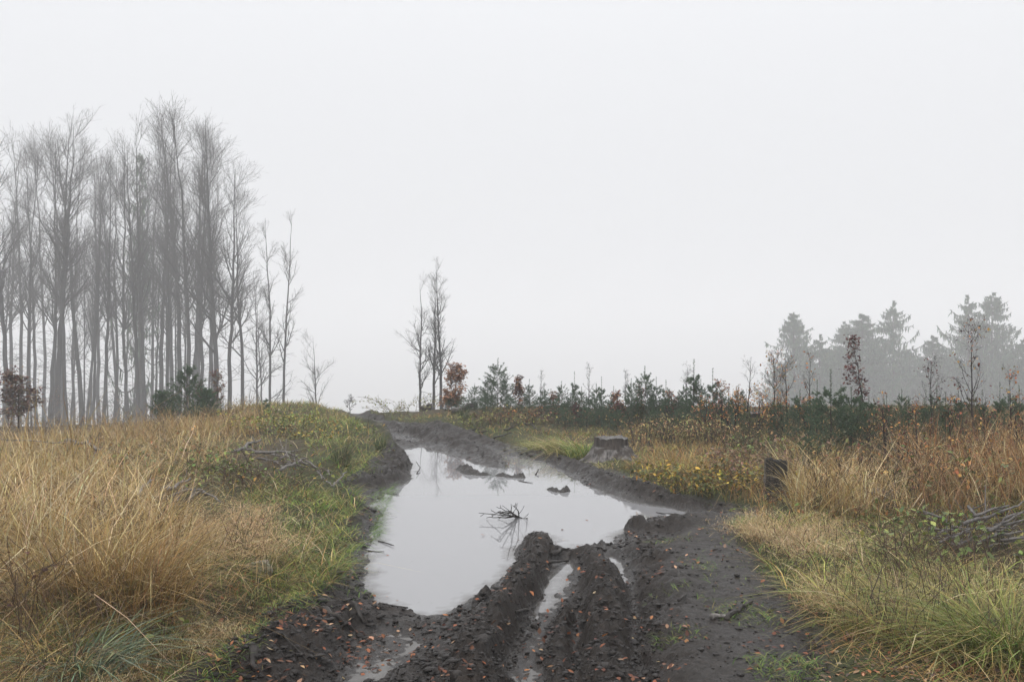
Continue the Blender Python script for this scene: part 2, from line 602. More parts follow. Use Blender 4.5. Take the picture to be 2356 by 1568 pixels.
keep = (np.min(wz[q], 1) < 0.02) & (np.min(wk[q], 1) > 0.4) & ((np.max(wds[q], 1) > -0.12) | (np.max(wet_sd(a, c)[q], 1) > -0.02))
q = q[keep]
used, inv = np.unique(q, return_inverse=True)
me = mesh_np('water', np.stack([a[used], c[used], np.zeros(len(used))], -1), inv.reshape(-1, 4), water_m, smooth=True)
at = me.attributes.new('depth', 'FLOAT', 'POINT')
at.data.foreach_set('value', np.ascontiguousarray(np.maximum(0, -wz[used]), np.float32))
tag(link_mesh('water', me), kind='structure')

# ================================================================== plant builders
def pal(cols, n, var=0.26):
    c = np.array(cols)[rng.integers(0, len(cols), n)]
    return np.clip(c * (1 + var * rng.standard_normal((n, 1))) * (1 + 0.06 * rng.standard_normal((n, 3))), 0.003, 0.9)


def blades_geo(base, h, w, head, lean, curl, col, segs=4, tip=None):
    """ribbons: base (N,3); returns verts, quads, tint"""
    n = len(base)
    T = np.linspace(0, 1, segs + 1)[None, :]
    h = np.broadcast_to(h, (n,))[:, None]; w = np.broadcast_to(w, (n,))[:, None]
    lean = np.broadcast_to(lean, (n,))[:, None]; curl = np.broadcast_to(curl, (n,))[:, None]
    head = np.broadcast_to(head, (n,))[:, None]
    r = h * (lean * T + curl * T ** 2.2)
    z = h * (T - 0.42 * curl * T ** 2.6)
    side = rng.normal(0, 0.10, (n, 1)) * h * T ** 2 + rng.normal(0, 0.025, (n, segs + 1)) * h * T
    kink = (rng.random((n, 1)) < 0.38) * rng.uniform(0.3, 1.5, (n, 1)); tk = rng.uniform(0.35, 0.8, (n, 1))
    over = np.maximum(0, T - tk) * kink
    r = r + h * over * 0.7; z = z - h * over * 1.1; side = side + h * over * rng.normal(0, 0.7, (n, 1))
    x = base[:, 0:1] + np.cos(head) * r - np.sin(head) * side
    y = base[:, 1:2] + np.sin(head) * r + np.cos(head) * side
    zz = base[:, 2:3] + z
    tw = head + rng.normal(0, 0.9, (n, 1)) + T * rng.normal(0, 0.8, (n, 1))
    ww = w * (np.minimum(1, 0.55 + T * 2.5)) * (1 - T ** 2.2 * 0.93) * 0.5
    dx, dy = -np.sin(tw) * ww, np.cos(tw) * ww
    v = np.empty((n, segs + 1, 2, 3))
    v[..., 0, 0] = x - dx; v[..., 0, 1] = y - dy; v[..., 0, 2] = zz
    v[..., 1, 0] = x + dx; v[..., 1, 1] = y + dy; v[..., 1, 2] = zz
    i = (np.arange(n)[:, None] * (segs + 1) + np.arange(segs)[None, :]) * 2
    q = np.stack([i, i + 1, i + 3, i + 2], -1).reshape(-1, 4)
    c = np.repeat(col[:, None, :], segs + 1, 1)
    if tip is not None:
        k = (T ** 1.5)[..., None]
        c = c * (1 - k) + tip[:, None, :] * k
    c = np.repeat(c[:, :, None, :], 2, 2)
    return v.reshape(-1, 3), q, c.reshape(-1, 3)


def leaves_geo(pos, size, col, droop=0.3, up=0.5, narrow=0.55):
    """folded leaves at pos (N,3)"""
    n = len(pos)
    az = rng.uniform(0, 2 * math.pi, n)
    el = rng.normal(-droop, 0.45, n)
    d = np.stack([np.cos(az) * np.cos(el), np.sin(az) * np.cos(el), np.sin(el)], -1)
    s = np.stack([-np.sin(az), np.cos(az), rng.normal(0, 1 - up, n)], -1)
    s /= np.linalg.norm(s, axis=1, keepdims=True)
    nn = np.cross(d, s)
    L = np.broadcast_to(size, (n,))[:, None]
    Wd = L * narrow * 0.5
    f = rng.uniform(-0.1, 0.35, (n, 1)) * Wd
    cb = rng.uniform(-0.25, 0.1, (n, 1)) * L
    v = np.stack([pos, pos + d * L * 0.42 - s * Wd + nn * f, pos + d * L * 0.45 + nn * cb * 0.3,
                  pos + d * L * 0.42 + s * Wd + nn * f, pos + d * L + nn * cb,
                  pos + d * L * 0.75 - s * Wd * 0.62 + nn * (f * .7 + cb * .5), pos + d * L * 0.75 + s * Wd * 0.62 + nn * (f * .7 + cb * .5)], 1)
    i = np.arange(n)[:, None] * 7
    tri = np.concatenate([i + np.array([[0, 2, 1]]), i + np.array([[0, 3, 2]]), i + np.array([[4, 5, 2]]), i + np.array([[4, 2, 6]]),
                          i + np.array([[5, 1, 2]]), i + np.array([[6, 2, 3]])], 0)
    return v.reshape(-1, 3), tri, np.repeat(col, 7, 0)


def merge(parts):
    """parts of (verts, faces, tint); faces of one width only"""
    vs, fs, cs, k = [], {}, [], 0
    for v, f, c in parts:
        vs.append(v); cs.append(c)
        for ff in (f if isinstance(f, list) else [f]):
            fs.setdefault(ff.shape[1], []).append(ff + k)
        k += len(v)
    return np.concatenate(vs), [np.concatenate(a) for a in fs.values()], np.concatenate(cs)


def tubes_geo(Pts, Rad, sides=5, cap=True):
    """Pts (M,k,3), Rad (M,k)"""
    Pts = np.asarray(Pts, float); Rad = np.asarray(Rad, float)
    M, k, _ = Pts.shape
    T = np.gradient(Pts, axis=1)
    T /= np.linalg.norm(T, axis=2, keepdims=True) + 1e-9
    mean = T.mean(1)
    ref = np.where(np.abs(mean[:, 2:3]) > 0.75, np.array([[1.0, 0.13, 0]]), np.array([[0.0, 0.0, 1.0]]))
    ref = np.repeat(ref[:, None, :], k, 1)
    A = np.cross(T, ref); A /= np.linalg.norm(A, axis=2, keepdims=True) + 1e-9
    B = np.cross(T, A)
    th = np.arange(sides) / sides * 2 * math.pi
    v = Pts[:, :, None, :] + Rad[:, :, None, None] * (A[:, :, None, :] * np.cos(th)[None, None, :, None] + B[:, :, None, :] * np.sin(th)[None, None, :, None])
    b = (np.arange(M)[:, None, None] * k + np.arange(k - 1)[None, :, None]) * sides
    s = np.arange(sides)[None, None, :]; s2 = (s + 1) % sides
    q = np.stack([b + s, b + s2, b + sides + s2, b + sides + s], -1).reshape(-1, 4)
    f = [q]
    if cap:
        m0 = np.arange(M)[:, None] * k * sides
        tri = np.stack([np.stack([m0[:, 0], m0[:, 0] + j + 1, m0[:, 0] + j], -1) for j in range(1, sides - 1)], 1).reshape(-1, 3)
        e0 = m0 + (k - 1) * sides
        tri2 = np.stack([np.stack([e0[:, 0], e0[:, 0] + j, e0[:, 0] + j + 1], -1) for j in range(1, sides - 1)], 1).reshape(-1, 3)
        f = [q, np.concatenate([tri, tri2])]
    return v.reshape(-1, 3), f


def shift(f, k):
    return [a + k for a in f]


def branch_level(Pp, Rp, n, t0, t1, ang, length, k, up, wob, rr, tip=0.25, tpos=None, az=None, pw=1.0):
    """children of every polyline in Pp: returns (M*n,k,3), radii, the parameter on the parent"""
    M, kp, _ = Pp.shape
    t = (t0 + (t1 - t0) * rng.random((M, n)) ** pw) if tpos is None else np.broadcast_to(tpos, (M, n))
    ft = t * (kp - 1); i = np.clip(ft.astype(int), 0, kp - 2); f = (ft - i)[..., None]
    mi = np.arange(M)[:, None]
    p0 = Pp[mi, i] * (1 - f) + Pp[mi, i + 1] * f
    d0 = Pp[mi, i + 1] - Pp[mi, i]
    d0 /= np.linalg.norm(d0, axis=2, keepdims=True) + 1e-9
    r0 = Rp[mi, i] * (1 - f[..., 0]) + Rp[mi, i + 1] * f[..., 0]
    a = rng.uniform(0, 2 * math.pi, (M, n)) if az is None else np.broadcast_to(az, (M, n))
    h = np.where(np.abs(d0[..., 2:3]) > 0.9, np.array([1.0, 0, 0]), np.array([0, 0, 1.0]))
    e1 = np.cross(d0, h); e1 /= np.linalg.norm(e1, axis=2, keepdims=True) + 1e-9
    e2 = np.cross(d0, e1)
    th = rng.uniform(ang[0], ang[1], (M, n))[..., None]
    d = d0 * np.cos(th) + (e1 * np.cos(a)[..., None] + e2 * np.sin(a)[..., None]) * np.sin(th)
    Ln = length(t) * rng.uniform(0.7, 1.15, (M, n))
    pts = [p0]; p = p0
    step = (Ln / (k - 1))[..., None]
    for j in range(k - 1):
        d = d + rng.normal(0, wob, d.shape) + np.array([0, 0, up])
        d /= np.linalg.norm(d, axis=2, keepdims=True)
        p = p + d * step
        pts.append(p)
    Q = np.stack(pts, 2).reshape(M * n, k, 3)
    taper = np.linspace(1, tip, k)
    Rr = (np.minimum(r0 * rr, r0)[..., None] * taper).reshape(M * n, k)
    return Q, Rr, t.reshape(-1)


def wobble_line(h, k, wob, lean=(0, 0)):
    z = np.linspace(0, h, k)
    x = np.cumsum(rng.normal(0, wob, k)) * (h / k); y = np.cumsum(rng.normal(0, wob, k)) * (h / k)
    x -= x[0]; y -= y[0]
    s = z / h
    return np.stack([x + lean[0] * s ** 1.5, y + lean[1] * s ** 1.5, z], -1)


def sway(P, amp):
    return P


def join_tubes(lst):
    vs, fs, k = [], [], 0
    for Pp, Rr, sd in lst:
        v, f = tubes_geo(Pp, Rr, sd, cap=True)
        fs += shift(f, k); vs.append(v); k += len(v)
    q = [np.concatenate([f for f in fs if f.shape[1] == w]) for w in (3, 4) if any(f.shape[1] == w for f in fs)]
    return np.concatenate(vs), q


def stretch_ends(Pts, w):
    return Pts


# ------------------------------------------------------------------ materials of plants and wood
M_BEECH = bark_mat('beech_bark', (0.010, 0.0095, 0.0090), (0.036, 0.034, 0.032), 5.0, stretch=0.35)
M_TWIG = bark_mat('twig_bark', (0.035, 0.032, 0.030), (0.065, 0.058, 0.053), 9.0)
M_DARKTWIG = bark_mat('dark_twig', (0.012, 0.009, 0.008), (0.035, 0.026, 0.022), 20.0)
M_CANE = bark_mat('cane', (0.045, 0.030, 0.022), (0.13, 0.085, 0.055), 20.0)
M_GREYWOOD = bark_mat('old_grey_wood', (0.05, 0.046, 0.043), (0.19, 0.175, 0.165), 26.0, stretch=1.0, c3=(0.09, 0.08, 0.072))
M_OLDWOOD = bark_mat('old_dark_wood', (0.012, 0.010, 0.009), (0.085, 0.070, 0.060), 30.0, stretch=0.14, bump=1.0)
M_SPRUCEBARK = bark_mat('spruce_bark', (0.025, 0.020, 0.016), (0.07, 0.055, 0.042), 14.0)
M_DEADWOOD = bark_mat('dead_wood', (0.07, 0.063, 0.057), (0.26, 0.24, 0.225), 26.0, stretch=1.0, c3=(0.12, 0.108, 0.097))
M_MUDSTICK = bark_mat('muddy_stick', (0.012, 0.010, 0.009), (0.045, 0.038, 0.033), 30.0, rough=0.5, stretch=1.0)
M_STUMPWOOD = bark_mat('stump_wood', (0.018, 0.015, 0.014), (0.25, 0.235, 0.225), 30.0, stretch=0.14, bump=1.0, c3=(0.055, 0.046, 0.040))
M_DARKSTUMP = bark_mat('dark_stump_wood', (0.005, 0.0045, 0.004), (0.026, 0.022, 0.020), 22.0, stretch=0.12, bump=1.0)
M_CUTTOP = bark_mat('stump_top', (0.03, 0.029, 0.028), (0.22, 0.21, 0.20), 40.0, stretch=1.0, c3=(0.08, 0.075, 0.07))
M_LEAF = plant_mat('leaf', 0.5, 0.22)
M_GRASS = plant_mat('grass_blade', 0.5, 0.18)
M_DEADLEAF = plant_mat('dead_leaf', 0.55, 0.12)
M_NEEDLE = plant_mat('needle', 0.6, 0.12)

RUST = [(0.24, 0.115, 0.06), (0.31, 0.15, 0.075), (0.18, 0.085, 0.05), (0.36, 0.20, 0.10)]
DARKRED = [(0.075, 0.022, 0.020), (0.11, 0.034, 0.026), (0.055, 0.022, 0.020), (0.13, 0.05, 0.035)]
TAN = [(0.39, 0.270, 0.098), (0.31, 0.205, 0.072), (0.46, 0.335, 0.135), (0.22, 0.135, 0.050), (0.37, 0.24, 0.080)]
DARKSTRAW = [(.10, .065, .035), (.15, .09, .045), (.07, .045, .028)]
PALE = [(0.54, 0.42, 0.225), (0.47, 0.35, 0.175), (0.58, 0.47, 0.29)]
RUSTGRASS = [(0.30, 0.15, 0.06), (0.24, 0.115, 0.045), (0.36, 0.20, 0.085)]
GREEN = [(0.085, 0.17, 0.022), (0.12, 0.21, 0.030), (0.060, 0.125, 0.018), (0.15, 0.235, 0.045)]
OLIVE = [(0.14, 0.155, 0.04), (0.20, 0.20, 0.06), (0.11, 0.12, 0.035), (0.25, 0.23, 0.08)]
YGREEN = [(0.27, 0.29, 0.055), (0.20, 0.245, 0.045), (0.36, 0.345, 0.09), (0.14, 0.19, 0.035)]
BRAMBLE_Y = [(0.36, 0.26, 0.035), (0.17, 0.16, 0.03), (0.10, 0.12, 0.028), (0.30, 0.16, 0.035), (0.44, 0.30, 0.05), (0.13, 0.13, 0.03), (0.08, 0.09, 0.03)]
BRAMBLE_G = [(0.12, 0.17, 0.04), (0.17, 0.22, 0.055), (0.09, 0.13, 0.035), (0.24, 0.25, 0.07), (0.14, 0.17, 0.06)]
BRAMBLE_O = [(0.40, 0.18, 0.05), (0.34, 0.14, 0.05), (0.45, 0.26, 0.07), (0.20, 0.17, 0.05), (0.30, 0.10, 0.04)]
BRAMBLE_P = [(0.22, 0.13, 0.085), (0.15, 0.13, 0.06), (0.26, 0.16, 0.10), (0.12, 0.10, 0.05), (0.20, 0.10, 0.07)]
SPRUCE_OLIVE = [(0.085, 0.095, 0.035), (0.11, 0.11, 0.045), (0.06, 0.08, 0.035), (0.13, 0.11, 0.05)]
SPRUCE = [(0.048, 0.092, 0.050), (0.065, 0.120, 0.060), (0.035, 0.072, 0.042), (0.095, 0.140, 0.062)]


def bark_tint(n):
    return None


# ------------------------------------------------------------------ trees
def make_beech(h, spread, n1, n2, n3, r0, start=0.35, fork=True, label='', cat='tree', name='beech_tree', group=None,
               leaf=None, ang=(0.32, 0.78), up=0.10, wob=0.0056, tw=(0.13, 0.22), low=0):
    root = empty(name, (0, 0, 0))
    k0 = 18
    tr = wobble_line(h, k0, 0.042 if fork else 0.03, (rng.normal(0, 0.035) * h, rng.normal(0, 0.035) * h))
    R0 = r0 * (1 - np.linspace(0, 1, k0) ** 1.1 * 0.93); R0[0] *= 1.25
    P0 = tr[None]; Rr0 = R0[None]
    L1, R1, t1 = branch_level(P0, Rr0, n1, start, 0.97, ang, lambda t: spread * h * (1.12 - t * 0.85), 9, up, 0.10, 0.55, 0.2, pw=0.9)
    L2, R2, t2 = branch_level(L1, R1, n2, 0.15, 0.97, (0.35, 0.85), lambda t: spread * h * 0.42 * (1.1 - t * 0.6), 6, up * 0.8, 0.14, 0.6, 0.25)
    L3, R3, t3 = branch_level(L2, R2, n3, 0.1, 1.0, (0.35, 0.9), lambda t: spread * h * tw[0] * (1.2 - 0.5 * t), 4, 0.06, 0.2, 0.7, 0.4)
    R2 = np.maximum(R2, 0.0046 * h / 16); R3 = np.clip(R3, wob * 0.4, wob)
    v, f = join_tubes([(P0, Rr0, 10), (L1, np.maximum(R1, 0.011 * h / 16), 5)])
    link_mesh('trunk', mesh_np('trunk', v, f, M_BEECH, True), root)
    cr = [(L2, R2, 4), (L3, R3, 3)]
    if low:
        E1, ER, _ = branch_level(P0, Rr0, low, 0.06, start + .1, (0.9, 1.5), lambda t: h * .085 * np.ones_like(t), 6, 0.01, 0.12, 0.12, 0.4)
        E2, ER2, _ = branch_level(E1, ER, 5, 0.2, 1.0, (0.4, 0.9), lambda t: h * .03 * np.ones_like(t), 4, 0.0, 0.2, 0.7, 0.5)
        cr += [(E1, np.clip(ER, .006, .014), 3), (E2, np.full_like(ER2, wob * .7), 3)]
    v, f = join_tubes(cr)
    link_mesh('crown', mesh_np('crown', v, f, M_TWIG, True), root)
    if leaf:
        nl, cols, size = leaf
        pts = np.concatenate([L3[:, 1:].reshape(-1, 3), L2[:, 2:].reshape(-1, 3), L1[:, 3:].reshape(-1, 3), L2[:, 1:].reshape(-1, 3)])
        sel = pts[rng.integers(0, len(pts), nl)] + rng.normal(0, 0.02, (nl, 3))
        v, f, c = leaves_geo(sel, rng.uniform(0.7, 1.2, nl) * size, pal(cols, nl))
        link_mesh('leaves', mesh_np('leaves', v, f, M_DEADLEAF, False, c), root)
    tag(root, label, cat, group)
    return root


def make_far_spruce(h, w, ragged, n=150, sprays=30):
    """an old spruce with hanging branches"""
    root = empty('spruce_tree', (0, 0, 0))
    k0 = 16
    tr = wobble_line(h, k0, 0.01)[None]; R0 = (0.016 * h * (1 - np.linspace(0, 1, k0) * 0.95))[None]
    t = np.sort(rng.uniform(0.05, 0.99, n)) ** 0.9
    prof = lambda t: w * np.clip((1 - t) ** 0.66 * (1 + ragged * rng.normal(0, 1, np.shape(t))), 0.02, 1.7)
    L1, R1, t1 = branch_level(tr, R0, n, 0, 1, (1.35, 1.75), prof, 8, 0.0, 0.05, 0.28, 0.2, tpos=t[None])
    s = np.linspace(0, 1, 8)[None, :]
    ln = np.linalg.norm(L1[:, -1, :2] - L1[:, 0, :2], axis=1)[:, None]
    L1[:, :, 2] += ln * (-0.75 * s + 0.85 * s ** 2.6) * (1.1 - t1[:, None] * 0.7)
    v, f = join_tubes([(tr, R0, 8), (L1, np.maximum(R1, 0.02), 4)])
    link_mesh('trunk', mesh_np('trunk', v, f, M_SPRUCEBARK, True), root)
    # hanging sprays
    m = n * sprays
    bi = np.repeat(np.arange(n), sprays); u = rng.uniform(0.12, 1.0, m); ft = u * 7; i = np.minimum(ft.astype(int), 6); fr = (ft - i)[:, None]
    p = L1[bi, i] * (1 - fr) + L1[bi, i + 1] * fr
    L = rng.uniform(0.35, 0.9, m) * (0.4 + 0.6 * np.minimum(1, ln[bi, 0] / (w * 0.6))) * h * 0.05
    a = blades_geo(p, -L * 1.15, L * 0.26, rng.uniform(0, 6.28, m), rng.normal(0, 0.35, m), 0.0, pal(SPRUCE, m), 2)
    d = L1[:, -1] - L1[:, 2]; hd = np.arctan2(d[bi, 1], d[bi, 0]) + rng.normal(0, 0.7, m)
    b = blades_geo(p, L * 0.45, L * 0.22, hd, rng.uniform(0.6, 1.6, m), 0.3, pal(SPRUCE, m), 2)
    v, f, c = merge([a, b])
    link_mesh('crown', mesh_np('crown', v, f, M_NEEDLE, False, c), root)
    return root


def make_spruce_sapling(h, w, nw, per, dense=1.0, leader=0.28, cols=SPRUCE, needle=0.034, prof=0.85):
    root = empty('spruce_sapling', (0, 0, 0))
    k0 = 12
    tr = wobble_line(h, k0, 0.012)[None]; R0 = (0.009 * h ** 0.6 * (1 - np.linspace(0, 1, k0) * 0.8))[None]
    tl = np.linspace(0.06, 1 - leader, nw)
    t = np.repeat(tl, per) + rng.normal(0, 0.012, nw * per); n = len(t)
    extra = rng.uniform(0.08, 1 - leader, nw * 2); t = np.concatenate([t, extra]); n = len(t)
    L1, R1, t1 = branch_level(tr, R0, n, 0, 1, (0.9, 1.3), lambda t: w * np.clip((1 - t) ** prof + 0.06, 0.1, 1), 7, 0.06, 0.06, 0.45, 0.3, tpos=t[None])
    L2, R2, t2 = branch_level(L1, R1, 7, 0.2, 0.95, (0.6, 0.95), lambda t: w * 0.34 * (1.15 - t), 4, 0.03, 0.06, 0.6, 0.4)
    short = np.repeat(np.clip((1 - t1), 0.2, 1), 7)[:, None, None]
    L2 = L2[:, :1] + (L2 - L2[:, :1]) * short
    v, f = join_tubes([(tr, R0, 6), (L1, np.maximum(R1, 0.002), 3), (L2, np.maximum(R2, 0.0016), 3)])
    link_mesh('trunk', mesh_np('trunk', v, f, M_SPRUCEBARK, True), root)
    parts = []
    for Q, per_n, u0 in ((L1, int(36 * dense), 0.2), (L2, int(15 * dense), 0.0), (tr, int(110 * dense), 1 - leader)):
        M, k, _ = Q.shape; m = M * per_n
        bi = np.repeat(np.arange(M), per_n); u = rng.uniform(u0, 1.0, m); ft = u * (k - 1); i = np.minimum(ft.astype(int), k - 2); fr = (ft - i)[:, None]
        p = Q[bi, i] * (1 - fr) + Q[bi, i + 1] * fr
        d = Q[bi, i + 1] - Q[bi, i]; d /= np.linalg.norm(d, axis=1, keepdims=True) + 1e-9
        o = rng.normal(0, 1, (m, 3)); o -= (o * d).sum(1, keepdims=True) * d; o /= np.linalg.norm(o, axis=1, keepdims=True) + 1e-9
        nd = d * 0.75 + o * 0.8
        L = needle * rng.uniform(0.7, 1.2, m)[:, None]
        sd = np.cross(nd, rng.normal(0, 1, (m, 3))); sd /= np.linalg.norm(sd, axis=1, keepdims=True) + 1e-9
        wd = 0.10 * L
        vv = np.stack([p - sd * wd, p + sd * wd, p + nd * L + sd * wd * .3, p + nd * L - sd * wd * .3], 1).reshape(-1, 3)
        ff = np.arange(m * 4).reshape(-1, 4)
        parts.append((vv, ff, np.repeat(pal(cols, m), 4, 0)))
    v, f, c = merge(parts)
    link_mesh('needles', mesh_np('needles', v, f, M_NEEDLE, False, c), root)
    return root


def make_shrub(name, h, w, stems, nl, cols, size, narrow=0.6, arch=0.5, twigs=4, stem_r=0.0032, stem_mat=None, lo=0.25):
    """arching canes with leaves"""
    root = empty(name, (0, 0, 0))
    b = np.zeros((stems, 3)); a = rng.uniform(0, 6.28, stems); q = rng.uniform(0, 1, stems) ** 0.6 * w * 0.4 * (0.01 if stems <= 12 else 1)
    b[:, 0] = np.cos(a) * q; b[:, 1] = np.sin(a) * q; b[:, 2] = -0.03
    k = 9; T = np.linspace(0, 1, k)[None, :]
    hh = h * rng.uniform(0.5, 1.05, stems)[:, None]; ar = arch * rng.uniform(0.2, 1.3, stems)[:, None] * w
    a2 = a + rng.normal(0, 0.7, stems)
    Pz = b[:, None, 2] + hh * (T * 1.35 - 0.5 * T ** 2.5)
    Px = b[:, 0:1] + np.cos(a2)[:, None] * ar * T ** 1.6 + np.cumsum(rng.normal(0, 0.010 * h, (stems, k)), 1)
    Py = b[:, 1:2] + np.sin(a2)[:, None] * ar * T ** 1.6 + np.cumsum(rng.normal(0, 0.010 * h, (stems, k)), 1)
    L0 = np.stack([Px, Py, Pz], -1); R0 = np.repeat((stem_r * np.linspace(1, 0.35, k))[None], stems, 0)
    L1, R1, _ = branch_level(L0, R0, twigs, 0.3, 0.97, (0.5, 1.1), lambda t: h * 0.32 * (1.2 - t * .6), 5, 0.04, 0.12, 0.7, 0.5)
    R1 = np.maximum(R1, 0.0015)
    v, f = join_tubes([(L0, R0, 4), (L1, R1, 3)])
    link_mesh('stems', mesh_np('stems', v, f, stem_mat or M_CANE, True), root)
    u = rng.uniform(lo, 1, nl)
    pts = L1.reshape(-1, 3)
    pts = np.concatenate([pts, L0[:, int(k * lo):].reshape(-1, 3)])
    sel = pts[rng.integers(0, len(pts), nl)] + rng.normal(0, size * 0.35, (nl, 3))
    v, f, c = leaves_geo(sel, rng.uniform(0.6, 1.2, nl) * size, pal(cols, nl), narrow=narrow)
    link_mesh('leaves', mesh_np('leaves', v, f, M_LEAF, False, c), root)
    return root


def make_tussock(name, n, h, r, w, cols, curl=(0.2, 0.9), lean=(0.0, 0.5), tips=None, plume=0, plume_cols=None, segs=5, plume_size=0.02, wind=None):
    """a clump of blades, optionally with airy flower heads"""
    a = rng.uniform(0, 6.28, n); q = r * rng.uniform(0, 1, n) ** 0.7
    base = np.stack([np.cos(a) * q, np.sin(a) * q, np.full(n, -0.03)], -1)
    head = a + rng.normal(0, 0.7, n)
    hh = h * rng.uniform(0.45, 1.1, n)
    ln = rng.uniform(*lean, n); cu = rng.uniform(*curl, n)
    if wind is not None:
        head = wind + rng.normal(0, 0.6, n)
    tc_ = pal(tips, n) if tips else None
    parts = [blades_geo(base, hh, w * rng.uniform(0.6, 1.3, n), head, ln, cu, pal(cols, n), segs, tc_)]
    if plume:
        i = rng.integers(0, n, plume); u = rng.uniform(0.62, 1.0, plume)
        rr = hh[i] * (ln[i] * u + cu[i] * u ** 2.2); zz = hh[i] * (u - 0.42 * cu[i] * u ** 2.6)
        p = base[i] + np.stack([np.cos(head[i]) * rr, np.sin(head[i]) * rr, zz], -1) + rng.normal(0, plume_size * 0.7, (plume, 3))
        m = plume
        parts.append(blades_geo(p, plume_size * rng.uniform(0.5, 1.6, m) * rng.choice([1, 1, -0.6], m), plume_size * 0.22, rng.uniform(0, 6.28, m),
                                rng.normal(0, 1.4, m), 0.3, pal(plume_cols, m), 1))
    v, f, c = merge(parts)
    return link_mesh(name, mesh_np(name, v, f, M_GRASS, False, c))


def stick(name, pts, r, mat, label=None, cat='branch', group=None, twigs=0, taper=0.45, knobs=True):
    """one fallen branch through the given world points"""
    pts = [Vector(p) for p in pts]
    o = pts[0].copy()
    out = []
    for a, b in zip(pts[:-1], pts[1:]):
        L = (b - a).length; n = max(3, int(L / 0.08))
        for i in range(n):
            out.append(a.lerp(b, i / n))
    out.append(pts[-1])
    k = len(out)
    Q = np.array([list(p - o) for p in out])
    wv = rng.normal(0, 1, (k, 3)) * r * 0.35
    wv += np.cumsum(rng.normal(0, r * 0.22, (k, 3)), 0); wv -= np.linspace(0, 1, k)[:, None] * wv[-1]
    Q = Q + wv
    Rr = r * np.linspace(1, taper, k) * rng.uniform(0.9, 1.14, k)
    lst = [(Q[None], Rr[None], 7)]
    if twigs:
        L1, R1, _ = branch_level(Q[None], Rr[None], twigs, 0.15, 0.97, (0.5, 1.1), lambda t: np.linalg.norm(Q[-1] - Q[0]) * 0.3 * (1.2 - t), 5, 0.02, 0.15, 0.45, 0.5)
        lst.append((L1, np.maximum(R1, r * 0.18), 4))
    v, f = join_tubes(lst)
    ob = link_mesh(name, mesh_np(name, v, f, mat, True))
    ob.location = o
    tag(ob, label, cat, group)
    return ob


